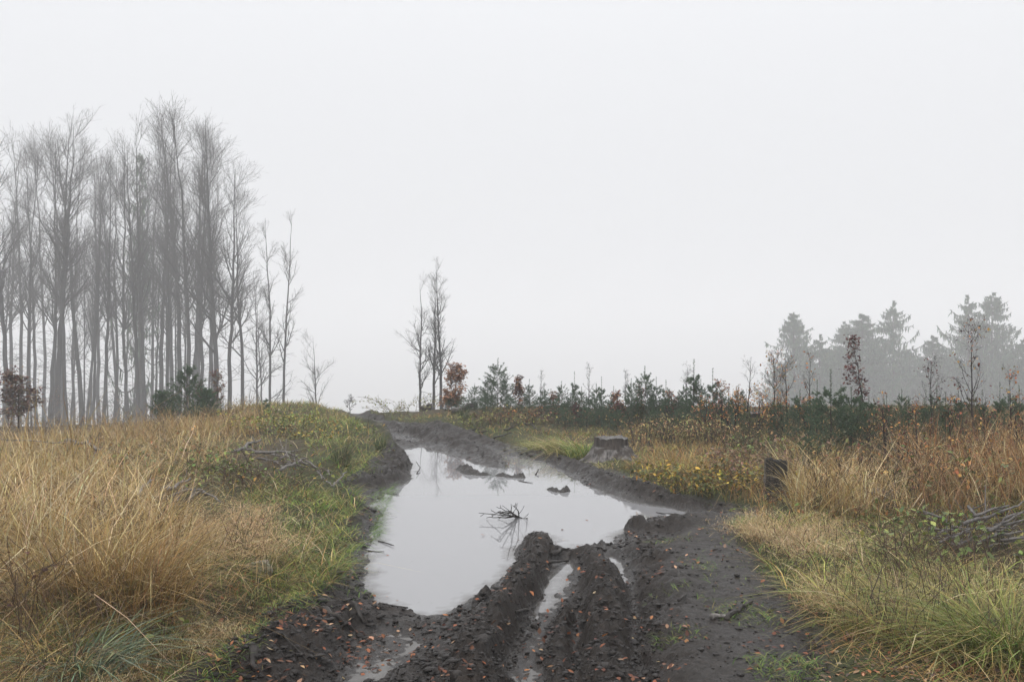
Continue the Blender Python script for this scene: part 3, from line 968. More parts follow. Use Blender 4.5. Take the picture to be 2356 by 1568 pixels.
def make_stump(r_top, r_base, h, lobes, seed, m_side, m_top, roots=(), name='tree_stump', top_tilt=0.0, ledge=0.0, rag=0.02, flare=2.2, slab=None):
    """a cut stump: side, top and spreading roots"""
    root = empty(name, (0, 0, 0))
    na, nz = 72, 16
    th = np.arange(na) / na * 2 * math.pi
    V = np.zeros((nz, na, 3))
    groove = fbm(np.cos(th) * 5 + seed, np.sin(th) * 5, 4, seed) * 0.09
    for j in range(nz):
        s = j / (nz - 1)
        fl = (1 - s) ** flare
        lob = (np.maximum(0, np.cos(lobes * th + seed)) ** 2) * fl * 0.55
        rr = r_top + (r_base - r_top) * fl * (0.75 + lob)
        rr = rr * (1 + groove * (1.1 - 0.4 * s)) + 0.006 * fbm(th * 9, np.full(na, s * 2.0), 3, seed + 3)
        if ledge and s < 0.62:
            rr = rr + ledge * (0.6 + 0.4 * np.sin(th * 3 + seed))
        V[j, :, 0] = np.cos(th) * rr; V[j, :, 1] = np.sin(th) * rr
        V[j, :, 2] = -0.06 + (h + 0.06) * s
    V[-1, :, 2] += rag * fbm(np.cos(th) * 4, np.sin(th) * 4, 3, seed + 7) + top_tilt * V[-1, :, 0]
    i = np.arange(nz * na).reshape(nz, na)
    i2 = np.roll(i, -1, 1)
    q = np.stack([i[:-1], i2[:-1], i2[1:], i[1:]], -1).reshape(-1, 4)
    sd_me = mesh_np('bark_side', V.reshape(-1, 3), q, m_side, True)
    if ledge:
        sd_me.materials.append(M_OLDWOOD)
        lv = (np.arange(nz - 1)[:, None] + 2.2 * fbm(np.cos(th) * 3, np.sin(th) * 3, 2, seed + 4)[None]) > 0.60 * (nz - 1)
        sd_me.polygons.foreach_set('material_index', lv.ravel().astype(np.int32))
    link_mesh('bark_side', sd_me, root)
    rings = []
    for c in (1.0, 0.86, 0.6, 0.3, 0.05):
        ring = V[-1].copy(); ring[:, :2] *= c
        ring[:, 2] = (V[-1, :, 2] - h) * c + h + 0.004 + 0.012 * fbm(ring[:, 0] * 30, ring[:, 1] * 30, 3, seed + 9) - (0.01 if c == 1.0 else 0)
        rings.append(ring)
    T = np.stack(rings); i = np.arange(5 * na).reshape(5, na); i2 = np.roll(i, -1, 1)
    q = np.stack([i[:-1], i2[:-1], i2[1:], i[1:]], -1).reshape(-1, 4)
    link_mesh('cut_top', mesh_np('cut_top', T.reshape(-1, 3), [q, np.stack([i[-1], i2[-1], np.full(na, i[-1, 0])], -1)[1:-1]], m_top, True), root)
    if slab:
        a0, a1, msl = slab
        sel = np.arange(int(a0 / 360 * na), int(a1 / 360 * na)) % na
        rows = np.arange(3, nz)
        S = V[rows][:, sel].copy(); S[..., :2] *= 1.05
        edge = np.minimum(np.arange(len(sel)), len(sel) - 1 - np.arange(len(sel)))
        cut = (fbm(edge[None] * 0.9 + seed, rows[:, None] * 0.5, 2, seed) * .5 + .5) * 3.5
        S[..., :2] *= np.where(edge[None, :, None] < cut[..., None], 0.90, 1.0)
        i = np.arange(S.shape[0] * S.shape[1]).reshape(S.shape[:2])
        q = np.stack([i[:-1, :-1], i[:-1, 1:], i[1:, 1:], i[1:, :-1]], -1).reshape(-1, 4)
        link_mesh('bark_slab', mesh_np('bark_slab', S.reshape(-1, 3), q, msl, True), root)
    for (az, L, r0, z0) in roots:
        k = 10; s = np.linspace(0, 1, k)
        px = np.cos(az) * (r_top * 0.75 + L * s); py = np.sin(az) * (r_top * 0.75 + L * s) + 0.03 * np.sin(s * 5 + az)
        pz = z0 * (1 - s) ** 2.0 - 0.03 * s
        v, f = tubes_geo(np.stack([px, py, pz], -1)[None], (r0 * (1 - 0.75 * s) * (1 + 0.12 * rng.normal(0, 1, k)))[None], 8)
        link_mesh('root', mesh_np('root', v, f, m_side, True), root)
    return root

# ================================================================== placing
def put(o, x, y, rz=0.0, s=1.0, sink=0.02, z=None, label=None, cat=None, group=None):
    o.location = (x, y, (TZ(x, y) if z is None else z) - sink)
    o.rotation_euler = (0, 0, rz)
    o.scale = (s, s, s) if isinstance(s, (int, float)) else s
    tag(o, label, cat, group)
    return o


class Proto:
    """the first use is the built thing itself, later uses are copies"""
    def __init__(self, fn):
        self.fn = fn; self.o = None

    def get(self):
        if self.o is None:
            self.o = self.fn()
            return self.o
        return copy_tree(self.o)


def ground_at(u, v, z0=0.25):
    """walk the sight line through a pixel down to the terrain"""
    z = z0
    for _ in range(6):
        x, y, _z = P(u, v, z)
        z = 0.5 * z + 0.5 * TZ(x, y)
    return x, y


# ------------------------------------------------------------------ the bare stand on the left
H0 = 16.0
beeches = [Proto(lambda: make_beech(H0, 0.21, 22, 8, 5, 0.125, start=0.42, low=14)),
           Proto(lambda: make_beech(H0, 0.24, 24, 8, 5, 0.105, start=0.36, low=14)),
           Proto(lambda: make_beech(H0, 0.18, 20, 8, 5, 0.13, start=0.45, ang=(0.3, 0.6), low=14)),
           Proto(lambda: make_beech(H0, 0.26, 26, 8, 5, 0.10, start=0.28, low=14)),
           Proto(lambda: make_beech(H0, 0.22, 24, 8, 5, 0.115, start=0.40, low=14))]
STAND = [  # u, distance, top v, width factor
    (8, 56, 300, .6), (74, 57, 320, .6), (122, 55, 280, .6), (162, 58, 300, .6), (194, 58, 300, .6), (208, 60, 310, .6), (250, 58, 310, .6), (285, 57, 300, .7), (306, 55, 280, .6), (326, 58, 270, .6), (357, 54, 260, .7), (388, 56, 250, .6), (405, 58, 240, .6), (424, 56, 230, .6), (458, 55, 240, .6), (480, 54, 270, .6),
    (-70, 47, 330, 1), (-40, 52, 300, 1), (-14, 46, 300, 1.1), (16, 43, 255, 1.5), (46, 58, 270, .9), (62, 50, 305, .9), (84, 55, 300, .8),
    (112, 47, 245, 1.2), (132, 43, 232, 1.9), (150, 46, 245, 1.3), (172, 60, 290, .8), (187, 48, 262, 1.2), (200, 54, 285, .9), (216, 50, 330, .8),
    (240, 47, 330, 1.1), (262, 52, 330, 1), (272, 60, 300, .8), (296, 48, 275, 1.2), (317, 45, 300, 1.3), (333, 50, 245, 1.1), (346, 56, 262, .9),
    (366, 50, 250, 1.1), (379, 47, 320, .8), (396, 52, 228, 1.1), (413, 48, 216, 1.3), (434, 45, 212, 1.5), (447, 54, 235, 1.0), (468, 48, 228, 1.2),
    (489, 52, 290, .8), (28, 62, 300, 1), (100, 64, 280, 1), (228, 64, 320, 1), (310, 66, 290, 1), (385, 66, 260, 1), (455, 63, 280, 1), (142, 62, 270, 1)]
SPECIAL = {16: 'thick bare trunk near the left edge of the misty stand', 132: 'stoutest bare grey trunk of the misty stand at the left',
           434: 'thick pale grey trunk rising behind the dark spruce bush'}
for i, (u, y, tv, wf) in enumerate(STAND):
    y *= 1.5; tv += 52 + (rng.uniform(60, 200) if wf < .75 else 0)
    x = XU(u, y); zb = TZ(x, y); ztop = CAM_H - (tv - 784) / FPX * y
    s = (ztop - zb) / H0
    o = beeches[i % 5].get()
    put(o, x, y, rng.uniform(0, 6.28), (s * wf ** 0.6 * 0.95, s * wf ** 0.6 * 0.95, s), 0.1, None,
        SPECIAL.get(u, 'slim bare grey tree crowded into the misty stand at the left'), 'tree', 'bare trees of the misty stand')
o = make_beech(13.0, 0.30, 26, 9, 7, 0.13, start=0.25, ang=(0.5, 1.0))
x = XU(503, 66); put(o, x, 66, 0.4, (CAM_H - (320 - 784) / FPX * 66 - TZ(x, 66)) / 13.0, 0.1, None,
                     'bare tree at the right end of the stand reaching branches outwards', 'tree', 'bare trees of the misty stand')
for (u, tv, y_, lb_) in [(528, 385, 64, 'lower fan crowned tree outside the right end of the stand'), (556, 455, 66, 'lowest fan crowned tree stepping down from the stand')]:
    o = make_beech(11.0, 0.28, 24, 8, 5, 0.10, start=0.3, ang=(0.45, .95), low=10)
    x = XU(u, y_); put(o, x, y_, rng.uniform(0, 6), (CAM_H - (tv - 784) / FPX * y_ - TZ(x, y_)) / 11.0, 0.1, None, lb_, 'tree', 'bare trees of the misty stand')
far_sp = [Proto(lambda: make_far_spruce(13.0, 4.6, 0.13, 270, 36)), Proto(lambda: make_far_spruce(13.0, 4.2, 0.28, 210, 34)), Proto(lambda: make_far_spruce(13.0, 5.0, 0.20, 250, 34))]
x = XU(322, 80); put(make_far_spruce(13.0, 3.0, .25, 110, 15), x, 80, 1.0, (.9, .9, (CAM_H - (330 - 784) / FPX * 80 - TZ(x, 80)) / 13.0), 0.1, None,
                     'dark conifer with level branches standing among the bare trunks', 'tree')

# slender trees between the stand and the track
def slender(h, r0, spread, n1, start, ang=(0.5, 0.9), n2=7, n3=5, wob=0.005, up=0.09):
    return make_beech(h, spread, n1 + 3, n2, n3, r0, start=start, ang=ang, wob=wob, up=up, name='young_tree', low=8)
for (u, y, tv, h, r0, sp, n1, st, lab, an) in [
    (590, 44, 620, 7, .06, .28, 22, .10, 'bare young tree with low spreading twigs beside the stand', (.7, 1.1)),
    (604, 45, 660, 6.5, .045, .24, 14, .15, 'thin bare tree squeezed between two slender neighbours', (.6, 1.0)),
    (620, 42, 500, 9, .065, .17, 16, .30, 'slender bare tree with a narrow forked crown', (.35, .7)),
    (652, 40, 490, 9, .062, .17, 13, .28, 'tall lone slender tree with a clear lower stem', (.4, .9)),
    (728, 36, 772, 4, .035, .36, 12, .25, 'small bare tree with a spreading twiggy crown on the horizon', (.6, 1.1)),
    (806, 28, 905, 1.6, .016, .45, 7, .4, 'tiny crooked bare sapling beside the crest of the track', (.8, 1.3)),
    (968, 29, 645, 5.2, .042, .28, 16, .12, 'bare tree with long low branches beyond the crest', (.7, 1.2)),
    (997, 29.5, 640, 5.2, .050, .22, 16, .25, 'middle bare tree of the three beyond the crest', (.4, .8)),
    (1018, 30, 606, 5.6, .052, .22, 18, .2, 'tallest bare tree of the three beyond the crest', (.35, .75))]:
    k_ = 1.45 if y > 28.5 else 1.0; y *= k_
    x = XU(u, y); zb = TZ(x, y); ht = CAM_H - (tv - 784) / FPX * y - zb; o = slender(ht, r0 * k_, sp, n1, st, an)
    put(o, x, y, rng.uniform(0, 6), 1.0, 0.05, None, lab, 'tree', 'slender bare trees on the hilltop')

# brown undergrowth at the foot of the stand
for i in range(22):
    if i == 0:
        UG = [Proto(lambda: make_beech(2.4, 0.42, 16, 5, 3, 0.02, start=.05, ang=(.5, 1.1), wob=.006, name='undergrowth_bush', leaf=(260, DARKRED + BRAMBLE_P, .07))), Proto(lambda: make_beech(3.0, 0.34, 18, 5, 4, 0.022, start=.05, ang=(.4, 1.0), wob=.006, name='undergrowth_bush'))]
    u = -30 + i * 26 + rng.uniform(-10, 10); y = rng.uniform(40, 62)
    x = XU(u, y); zb = TZ(x, y); s = (CAM_H - (rng.uniform(870, 925) - 784) / FPX * y - zb) / 2.6
    put(UG[i % 2].get(), x, y, rng.uniform(0, 6.28), s, .05, None, ['brown leafed undergrowth among the trunks of the misty stand', 'bare twiggy undergrowth among the trunks of the misty stand'][i % 2], 'bush', 'undergrowth of the misty stand')

# ------------------------------------------------------------------ old spruces in the fog on the right
FOG_SPRUCE = [  # u, distance, top v, width
    (1828, 92, 716, 1.15, 'first fogged spruce of the row, with upturned side tips'), (1886, 88, 765, .8, 'low pointed fogged spruce next to a taller ragged one'),
              (1945, 95, 735, .9, None), (1982, 90, 718, 1.25, 'broad dense fogged spruce with a rounded top'), (2056, 92, 688, 1.05, 'narrow fogged spruce with gappy drooping arms'),
              (2112, 100, 810, .9, None), (2146, 90, 768, .8, 'short fogged spruce in the gap between taller ones'), (2228, 88, 674, 1.0, 'tall slim fogged spruce beside the tallest one'),
              (2282, 88, 668, 1.05, 'tallest fogged spruce with spreading right branches'), (2358, 84, 775, 1.1, 'fogged spruce cut by the right picture edge'), (2440, 90, 690, 1, None),
              (1800, 100, 850, .8, None), (2084, 96, 800, 1.1, None), (2170, 95, 800, 1, None), (1930, 92, 790, 1, None), (2010, 94, 800, .9, None), (2300, 95, 770, 1, None), (2390, 95, 780, 1, None), (1912, 104, 800, 1, None), (2020, 104, 790, 1, None), (2185, 102, 800, 1, None), (2255, 104, 790, 1.1, None), (2320, 100, 800, 1, None), (1850, 104, 820, 1, None)]
for i, (u, y, tv, wf, lab) in enumerate(FOG_SPRUCE):
    y *= 1.45; wf *= 1.35
    x = XU(u, y); zb = TZ(x, y); s = (CAM_H - (tv - 784) / FPX * y - zb) / 13.0
    put(far_sp[i % 3].get(), x, y, rng.uniform(0, 6.28), (wf * 1.05, wf * 1.05, s), 0.1, None,
        lab or 'fogged spruce filling in behind the taller misty spruces', 'tree', 'old spruces in the fog')

# ------------------------------------------------------------------ young spruces
sap = [Proto(lambda: make_spruce_sapling(1.6, 0.80, 9, 6, leader=.22)), Proto(lambda: make_spruce_sapling(1.6, 0.66, 9, 6, leader=0.28)),
       Proto(lambda: make_spruce_sapling(1.6, 0.8, 8, 6, leader=0.2)), Proto(lambda: make_spruce_sapling(1.6, 0.42, 8, 5, 1.0, leader=0.30)),
       Proto(lambda: make_spruce_sapling(1.6, 0.8, 8, 6, leader=0.2, cols=SPRUCE_OLIVE))]
SAPS = [  # u, base v, top v, distance, kind, width
    (1145, 955, 820, 18.5, 0, 1.15, 'tallest young spruce beside the rusty beech bush'), (1160, 955, 848, 18.8, 3, .8, None), (1092, 952, 878, 19, 2, .9, 'small young spruce just right of the rusty beech bush'),
    (1066, 950, 905, 19.5, 2, .8, None), (1118, 955, 900, 18, 2, .9, None), (1218, 955, 868, 18.5, 1, .9, None), (1240, 955, 905, 18, 2, .8, None), (1175, 955, 905, 18, 2, .9, None),
    (1268, 958, 890, 17.5, 3, 1, None), (1285, 958, 905, 17, 2, .9, None), (1312, 958, 900, 17.5, 0, .9, None), (1338, 960, 886, 17, 2, .9, 'short bushy young spruce midway along the row'), (1362, 960, 905, 17, 2, .9, None),
    (1384, 960, 862, 17.5, 3, .9, None), (1405, 960, 912, 16.5, 2, .9, None), (1445, 962, 905, 16.5, 2, .9, None), (1484, 964, 838, 16.5, 0, .95, 'tall young spruce with two upright leaders'), (1510, 962, 862, 16.6, 1, .9, None),
    (1465, 962, 900, 16.5, 2, .9, None), (1535, 962, 905, 16, 2, .9, None), (1560, 962, 896, 16, 0, .8, None), (1596, 962, 822, 16, 3, 1.3, 'tall gaunt young spruce with thin bare whorls'), (1580, 962, 905, 15.5, 2, .9, None),
    (1640, 962, 842, 15.5, 3, 1, None), (1622, 962, 905, 15, 2, .9, None), (1676, 965, 888, 15, 1, .8, None), (1705, 968, 905, 14.5, 1, .8, None), (1350, 965, 925, 16, 2, .9, None), (1300, 965, 930, 16, 2, .9, None),
    (1420, 968, 930, 15.5, 2, .9, None), (1500, 970, 930, 15, 2, 1, None), (1560, 970, 930, 15, 2, .9, None), (1220, 960, 930, 17.5, 2, .9, None),
    (1912, 1000, 845, 11.5, 1, 1.1, 'young spruce spear with a long bare leader in tall grass'), (1880, 985, 868, 12.5, 3, 1, None), (1960, 1000, 885, 11.5, 2, 1, 'dark bushy young spruce below the dark red sapling'),
    (1935, 1000, 880, 12, 1, .8, None), (1840, 985, 890, 13, 0, 1, None), (2000, 1000, 905, 11.5, 2, .9, None), (1985, 1000, 880, 12.5, 3, 1, None), (2040, 995, 900, 12, 3, 1, None),
    (1790, 985, 900, 13.5, 1, .8, None), (2090, 990, 905, 12, 3, .9, None), (2130, 990, 890, 12, 3, .9, None), (2175, 990, 895, 11.5, 3, .9, None), (2205, 985, 875, 12, 3, .9, None), (2260, 985, 890, 11.5, 3, .9, None),
    (2300, 985, 872, 11.5, 3, .9, None), (2345, 985, 880, 11.5, 3, .9, None), (2400, 985, 880, 11.5, 3, .9, None), (1860, 1075, 985, 10.5, 2, .9, None)]
for (u, tv, kd, w_) in [(1122, 862, 0, .8), (1252, 878, 1, .9), (1292, 872, 0, .8), (1322, 850, 3, .9), (1372, 878, 0, .9), (1412, 884, 1, .9), (1452, 866, 0, .8), (1532, 870, 1, .9), (1572, 880, 0, .8), (1612, 868, 0, .9), (1655, 874, 1, .9), (1700, 880, 0, .9), (2075, 890, 0, .9), (2155, 880, 1, .9), (2240, 895, 4, 1), (2320, 890, 0, .9)]:
    SAPS.append((u, 960, tv, 18.5 - (min(u, 1700) - 1120) * .005 if u < 1750 else 13.2, kd, w_, None))
for i in range(28):          # the low green mass the taller ones stand in
    u = 1045 + i * 42 + rng.uniform(-8, 8)
    if i >= 15: u = 1690 + (i - 15) * 48 + rng.uniform(-15, 15)
    SAPS.append((u, 960, rng.uniform(900, 940), (19.5 - (min(u, 1700) - 1040) * .0062 if u < 1690 else rng.uniform(12, 14.5)) + rng.uniform(-.6, 1.0), int(rng.choice([2, 4, 4, 0, 1])), rng.uniform(1.1, 1.7), None))
for (u, bv, tv, y, kd, wf, lab) in SAPS:
    x = XU(u, y); zb = TZ(x, y); s = max(0.2, (CAM_H - (tv - 784) / FPX * y - zb) / 1.6)
    w = s * wf if kd != 3 else s * wf * .9
    put(sap[kd].get(), x, y, rng.uniform(0, 6.28), (min(max(w, .42), .95), min(max(w, .42), .95), s), 0.03, None, lab or 'young green spruce in the low row beyond the right verge', 'sapling', 'young spruces of the plantation')
# a dense spruce bush in front of the stand, and a little one on the crest
for (u, y, tv, w, pr, lab) in [(430, 18.6, 832, .58, .45, 'dark dense spruce bush in front of the bare trunks'), (378, 18.8, 890, .42, .4, 'lower dark spruce bush left of the larger one'),
                               (474, 18.4, 886, .4, .4, 'low dark spruce bush right of the larger one')]:
    x = XU(u, y); zb = TZ(x, y); ht = CAM_H - (tv - 784) / FPX * y - zb
    o = make_spruce_sapling(ht, w, 9, 6, .85, 0.16, prof=pr + .2, needle=.036)
    put(o, x, y, 0, 1.0, 0.05, None, lab, 'sapling')
o = make_spruce_sapling(0.9, 0.42, 4, 5, 1.2, 0.15)
x = XU(612, 17.5); put(o, x, 17.5, 0, (CAM_H - (912 - 784) / FPX * 17.5 - TZ(x, 17.5)) / 0.9, 0.03, None, 'tiny spruce behind the yellowing bramble on the left crest', 'sapling')

# ------------------------------------------------------------------ beech saplings and leafy bushes
def bush(u, y, tv, h, spread, leaf, lab, n1=22, r0=.018, start=.05, ang=(.5, 1.0), wf=1.0, cat='bush', n2=5, n3=3, group=None, name='beech_sapling'):
    x = XU(u, y); zb = TZ(x, y); ht = CAM_H - (tv - 784) / FPX * y - zb
    o = make_beech(ht, spread, n1, n2, n3, r0 * ht / h, start=start, ang=ang, wob=0.0022, leaf=leaf, name=name, up=0.09)
    for c in o.children:
        if c.name.startswith(('trunk', 'crown')):
            c.data.materials.clear(); c.data.materials.append(M_DARKTWIG)
    return put(o, x, y, rng.uniform(0, 6), (wf, wf, 1.0), 0.03, None, lab, cat, group)
bush(1050, 20, 842, 1.6, .40, (2000, RUST, .05), 'rusty brown leafy beech bush at the foot of the three bare trees', n1=30, n2=7, wf=1.25)
bush(1025, 20, 900, .9, .55, (500, RUST, .055), 'low rusty beech shoot left of the larger rusty bush')
bush(1193, 18.5, 868, 1.3, .32, (700, DARKRED + RUST, .05), 'slim reddish beech bush between two young spruces')
bush(1425, 16.5, 905, 1.0, .42, (420, DARKRED + RUST, .05), 'faded reddish bush between the young spruces')
bush(1325, 17, 930, .7, .5, (260, DARKRED, .05), 'low dark red bush by the young spruces')
bush(42, 20, 862, 1.8, .42, (2600, DARKRED + BRAMBLE_P, .05), 'dark red leafy beech bush below the stand at the left edge', n1=28, n2=6, wf=1.5)
bush(-60, 20, 850, 1.8, .42, (1500, DARKRED, .06), 'dark red bush just outside the left edge', n1=24, wf=1.5)
bush(500, 21, 850, 1.7, .34, (500, DARKRED + BRAMBLE_P, .05), 'brown half bare bush at the right end of the stand', n1=24)
bush(462, 20.5, 880, 1.5, .4, (500, DARKRED, .045), 'brown twiggy bush beside the dark spruce bush', n1=20)
bush(1992, 13, 778, 1.9, .26, (420, DARKRED, .05), 'dark red leafed sapling standing alone before the fogged spruces', n1=26, wf=1.1, cat='sapling', n2=4, n3=2)
bush(1782, 14, 812, 1.7, .36, (150, BRAMBLE_O, .04), 'twiggy bare bush with a few orange leaves right of the young spruces', n1=24, n2=6, n3=4)
bush(1812, 14.5, 820, 1.6, .34, (110, BRAMBLE_O, .04), 'twin twiggy bush beside the first bare bush', n1=18, n2=6, n3=4)
bush(1862, 13.5, 815, 1.7, .28, (60, BRAMBLE_O, .04), 'thin upright bare bush left of the bare spruce spear', n1=16, n2=5)
bush(2142, 12, 828, 1.6, .38, (90, DARKRED, .035), 'bare forked sapling with curved twigs in the right field', n1=16, n2=5)
bush(2238, 11.5, 742, 2.1, .34, (150, DARKRED + BRAMBLE_O, .04), 'tallest bare sapling with scattered red leaves at right', n1=20, n2=5, cat='sapling')
bush(2330, 12, 850, 1.5, .36, (120, BRAMBLE_O, .04), 'bare twiggy bush near the right picture edge', n1=16)
for (u, y, tv, lab) in [(1355, 20, 838, 'pale bare shoot behind the young spruces'), (1440, 20, 852, 'pale bare twigs behind the middle young spruces'), (1575, 17, 835, 'bare pale sapling beside the gaunt spruce'),
                        (1720, 15, 815, 'thin bare twigs left of the twiggy orange bush'), (1245, 21, 850, 'faint bare twigs behind the young spruces')]:
    bush(u, y, tv, 1.6, .3, None, lab, n1=18, n2=5, cat='sapling', name='bare_sapling')
# orange scrub below the bare bushes
for (u, y, tv, lb_) in [(1275, 17.5, 895, 'small russet sapling low among the young spruces'), (1475, 16.5, 888, 'reddish brown sapling beside the two leader spruce'), (1545, 16, 892, 'small rust sapling left of the gaunt spruce'), (1660, 15, 880, 'thin rust leafed sapling at the right end of the spruce row')]:
    bush(u, y, tv, .9, .36, (240, DARKRED + RUST + BRAMBLE_P, .045), lb_, n1=18, n2=5, n3=2)
for i, (u, y, tv, n) in enumerate([(1625, 14.5, 912, 260), (1690, 14, 905, 320), (1745, 13.5, 900, 360), (1800, 13.5, 900, 300), (1850, 13, 910, 250)]):
    bush(u, y, tv, .8, .55, (n, BRAMBLE_O, .035), 'low orange leafed scrub under the twiggy bare bushes', n1=14, n2=4, n3=2, group='orange scrub by the young spruces', name='orange_scrub')
for i, (u, y, tv) in enumerate([(2040, 11, 920), (2110, 10.5, 930), (2190, 10.5, 925), (2270, 10, 925), (2340, 10, 930)]):
    bush(u, y, tv, .8, .5, (130, BRAMBLE_O + DARKRED, .035), 'low reddish scrub standing in the tall dry grass', n1=12, n2=4, n3=2, group='reddish scrub in the right field', name='reddish_scrub')

# ------------------------------------------------------------------ brambles and tall herbs
def herb(u, v, h, w, stems, nl, cols, size, lab, cat='bramble', group=None, name='bramble_bush', **kw):
    x, y = ground_at(u, v)
    o = make_shrub(name, h, w, stems, nl, cols, size, **kw)
    return put(o, x, y, rng.uniform(0, 6), 1.0, 0.02, None, lab, cat, group)
herb(1600, 1122, .36, 1.0, 34, 900, BRAMBLE_Y, .05, 'yellow and green bramble thicket at the track edge', lo=.05)
herb(1668, 1120, .36, .9, 30, 650, BRAMBLE_Y, .05, 'right half of the yellow bramble thicket before the dark stump', lo=.05)
herb(1535, 1112, .26, .6, 18, 260, BRAMBLE_Y, .045, 'low left end of the yellow bramble thicket beside the stump root', lo=.05)
herb(1720, 1105, .42, .9, 34, 520, BRAMBLE_P, .045, 'brownish pink bramble beside the dark leaning stump', lo=.05)
herb(1770, 1075, .5, 1.0, 30, 420, BRAMBLE_P + BRAMBLE_G, .045, 'dull green and brown bramble behind the dark stump', lo=.1)
herb(1850, 1085, .55, 1.0, 26, 420, BRAMBLE_P + BRAMBLE_G, .05, 'green and pink bramble right of the low spruce', lo=.1)
herb(640, 988, .40, 1.1, 30, 520, [(0.18, 0.24, .05), (.30, .30, .07), (.42, .34, .06), (.12, .18, .04)], .055, 'yellow green bramble on the crest of the left bank', lo=.1)
herb(735, 1010, .30, 1.2, 30, 460, BRAMBLE_Y + BRAMBLE_G, .045, 'ochre bramble trailing above the branch pile', lo=.05)
herb(690, 1000, .34, 1.0, 24, 360, BRAMBLE_Y + BRAMBLE_G, .045, 'green bramble behind the branch pile', lo=.05)
herb(480, 1120, .42, 1.0, 20, 150, BRAMBLE_G, .045, 'fresh green raspberry canes above the grey branches')
herb(545, 1110, .42, 1.1, 22, 170, BRAMBLE_G, .045, 'green raspberry canes between the two branch piles')
herb(620, 1125, .42, 1.0, 24, 140, BRAMBLE_G + BRAMBLE_Y, .045, 'thin green canes below the upper branch pile')
herb(390, 1085, .45, .9, 18, 120, BRAMBLE_G + BRAMBLE_O, .05, 'sparse green canes in the dry grass above the branches')
herb(330, 1060, .42, .9, 16, 90, BRAMBLE_O, .05, 'few orange leaves on canes in the left dry grass')
herb(180, 1060, .4, .9, 16, 110, BRAMBLE_G, .05, 'scattered green leaves deep in the left dry grass')
herb(70, 1365, .35, .6, 10, 60, BRAMBLE_G, .07, 'green leafed shoot in dry grass near the left edge')
herb(300, 1475, .16, .4, 8, 30, BRAMBLE_G, .05, 'small green shoot at the foot of the rusty tussock')
herb(500, 950, .4, 1.0, 24, 200, [(.34, .30, .22), (.28, .22, .14), (.18, .17, .07)], .04, 'faded seed heads on weeds left of the crest bramble', 'weed', name='tall_weed')
herb(560, 965, .4, 1.0, 24, 220, [(.34, .30, .22), (.30, .26, .10), (.18, .17, .07)], .04, 'pale weeds beside the crest bramble', 'weed', name='tall_weed')
herb(945, 948, .45, 1.4, 30, 330, [(.24, .25, .11), (.30, .27, .13), (.16, .18, .07)], .05, 'pale green bush on the right bank of the crest', 'bush', name='willow_bush')
herb(895, 958, .28, .8, 20, 120, [(.20, .22, .09), (.26, .24, .11)], .05, 'low pale green bush where the track crests', 'bush', name='willow_bush')
for i, (u, v, n) in enumerate([(1500, 1020, 1), (1545, 1018, 1), (1590, 1022, 1), (1640, 1024, 1), (1690, 1030, 1), (1730, 1035, 1), (1560, 1000, 1), (1620, 1000, 1), (1680, 1005, 1), (1510, 1000, 1)]):
    herb(u, v, .42, .8, 44, 260, [(.42, .33, .12), (.34, .31, .11), (.46, .28, .12), (.26, .27, .09), (.36, .2, .1)], .05,
         'straw stemmed herb with yellow leafy top behind the grey stump', 'weed', 'yellowing herbs behind the grey stump', 'yellow_herb', narrow=.34, lo=.72, arch=.15, twigs=4,
         stem_mat=M_SPRUCEBARK, stem_r=.0035)
herb(1960, 1185, .26, .7, 22, 240, BRAMBLE_O + BRAMBLE_G, .05, 'orange and green bramble above the straw coloured grass tuft', lo=.1)
herb(1850, 1165, .22, .5, 14, 130, BRAMBLE_O + BRAMBLE_Y, .045, 'orange bramble runner between the dark stump and the track', lo=.1)
herb(2090, 1180, .42, .9, 26, 220, BRAMBLE_G + BRAMBLE_Y, .055, 'green bramble in the middle of the right field')
herb(2180, 1150, .50, .9, 26, 240, BRAMBLE_O, .05, 'orange leafed canes right of the green bramble')
herb(2260, 1150, .60, 1.0, 28, 260, BRAMBLE_O + BRAMBLE_G, .055, 'tall orange and green canes behind the right branch pile')
herb(2320, 1120, .60, .9, 24, 200, BRAMBLE_O, .05, 'orange canes in tall grass at the right edge')
herb(2220, 1250, .38, .8, 30, 140, BRAMBLE_G, .06, 'dark canes with few green leaves before the branch pile', stem_r=.004)
herb(2300, 1330, .40, .8, 26, 150, BRAMBLE_G, .06, 'green leafed canes low at the right edge', stem_r=.004)
herb(2130, 1310, .34, .7, 24, 60, BRAMBLE_G, .05, 'dark bare canes in green grass left of the branch pile', stem_r=.004)
herb(2030, 1120, .55, .9, 24, 200, BRAMBLE_O + DARKRED, .045, 'russet weeds standing in the dry grass beyond the bramble', 'weed', name='tall_weed')
herb(2130, 1080, .6, 1.0, 26, 240, BRAMBLE_O + DARKRED, .045, 'rusty weeds in the dry grass before the bare sapling', 'weed', name='tall_weed')
herb(1700, 1165, .06, .25, 8, 60, GREEN + YGREEN, .03, 'low green weed on the track edge below the bramble', 'weed', name='low_weed', lo=.1)
herb(2010, 1560, .05, .2, 8, 50, GREEN, .02, 'tiny green weed in the litter at the lower right', 'weed', name='low_weed', lo=.1)
herb(400, 1535, .07, .35, 16, 220, GREEN, .025, 'bright green leafy weed at the lower left', 'weed', name='low_weed', lo=.1)
herb(560, 1290, .34, .3, 5, 8, DARKRED, .02, 'thin dark bare twigs sprouting by the pale stone', 'weed', name='bare_twig', stem_r=.0022)
herb(640, 1420, .36, .3, 4, 6, DARKRED, .02, 'thin dark bare twigs on the grassy bank edge', 'weed', name='bare_twig', stem_r=.0022)
herb(60, 1500, .6, .4, 6, 8, DARKRED, .03, 'thin dark stalks rising at the lower left edge', 'weed', name='bare_twig', stem_r=.0022)

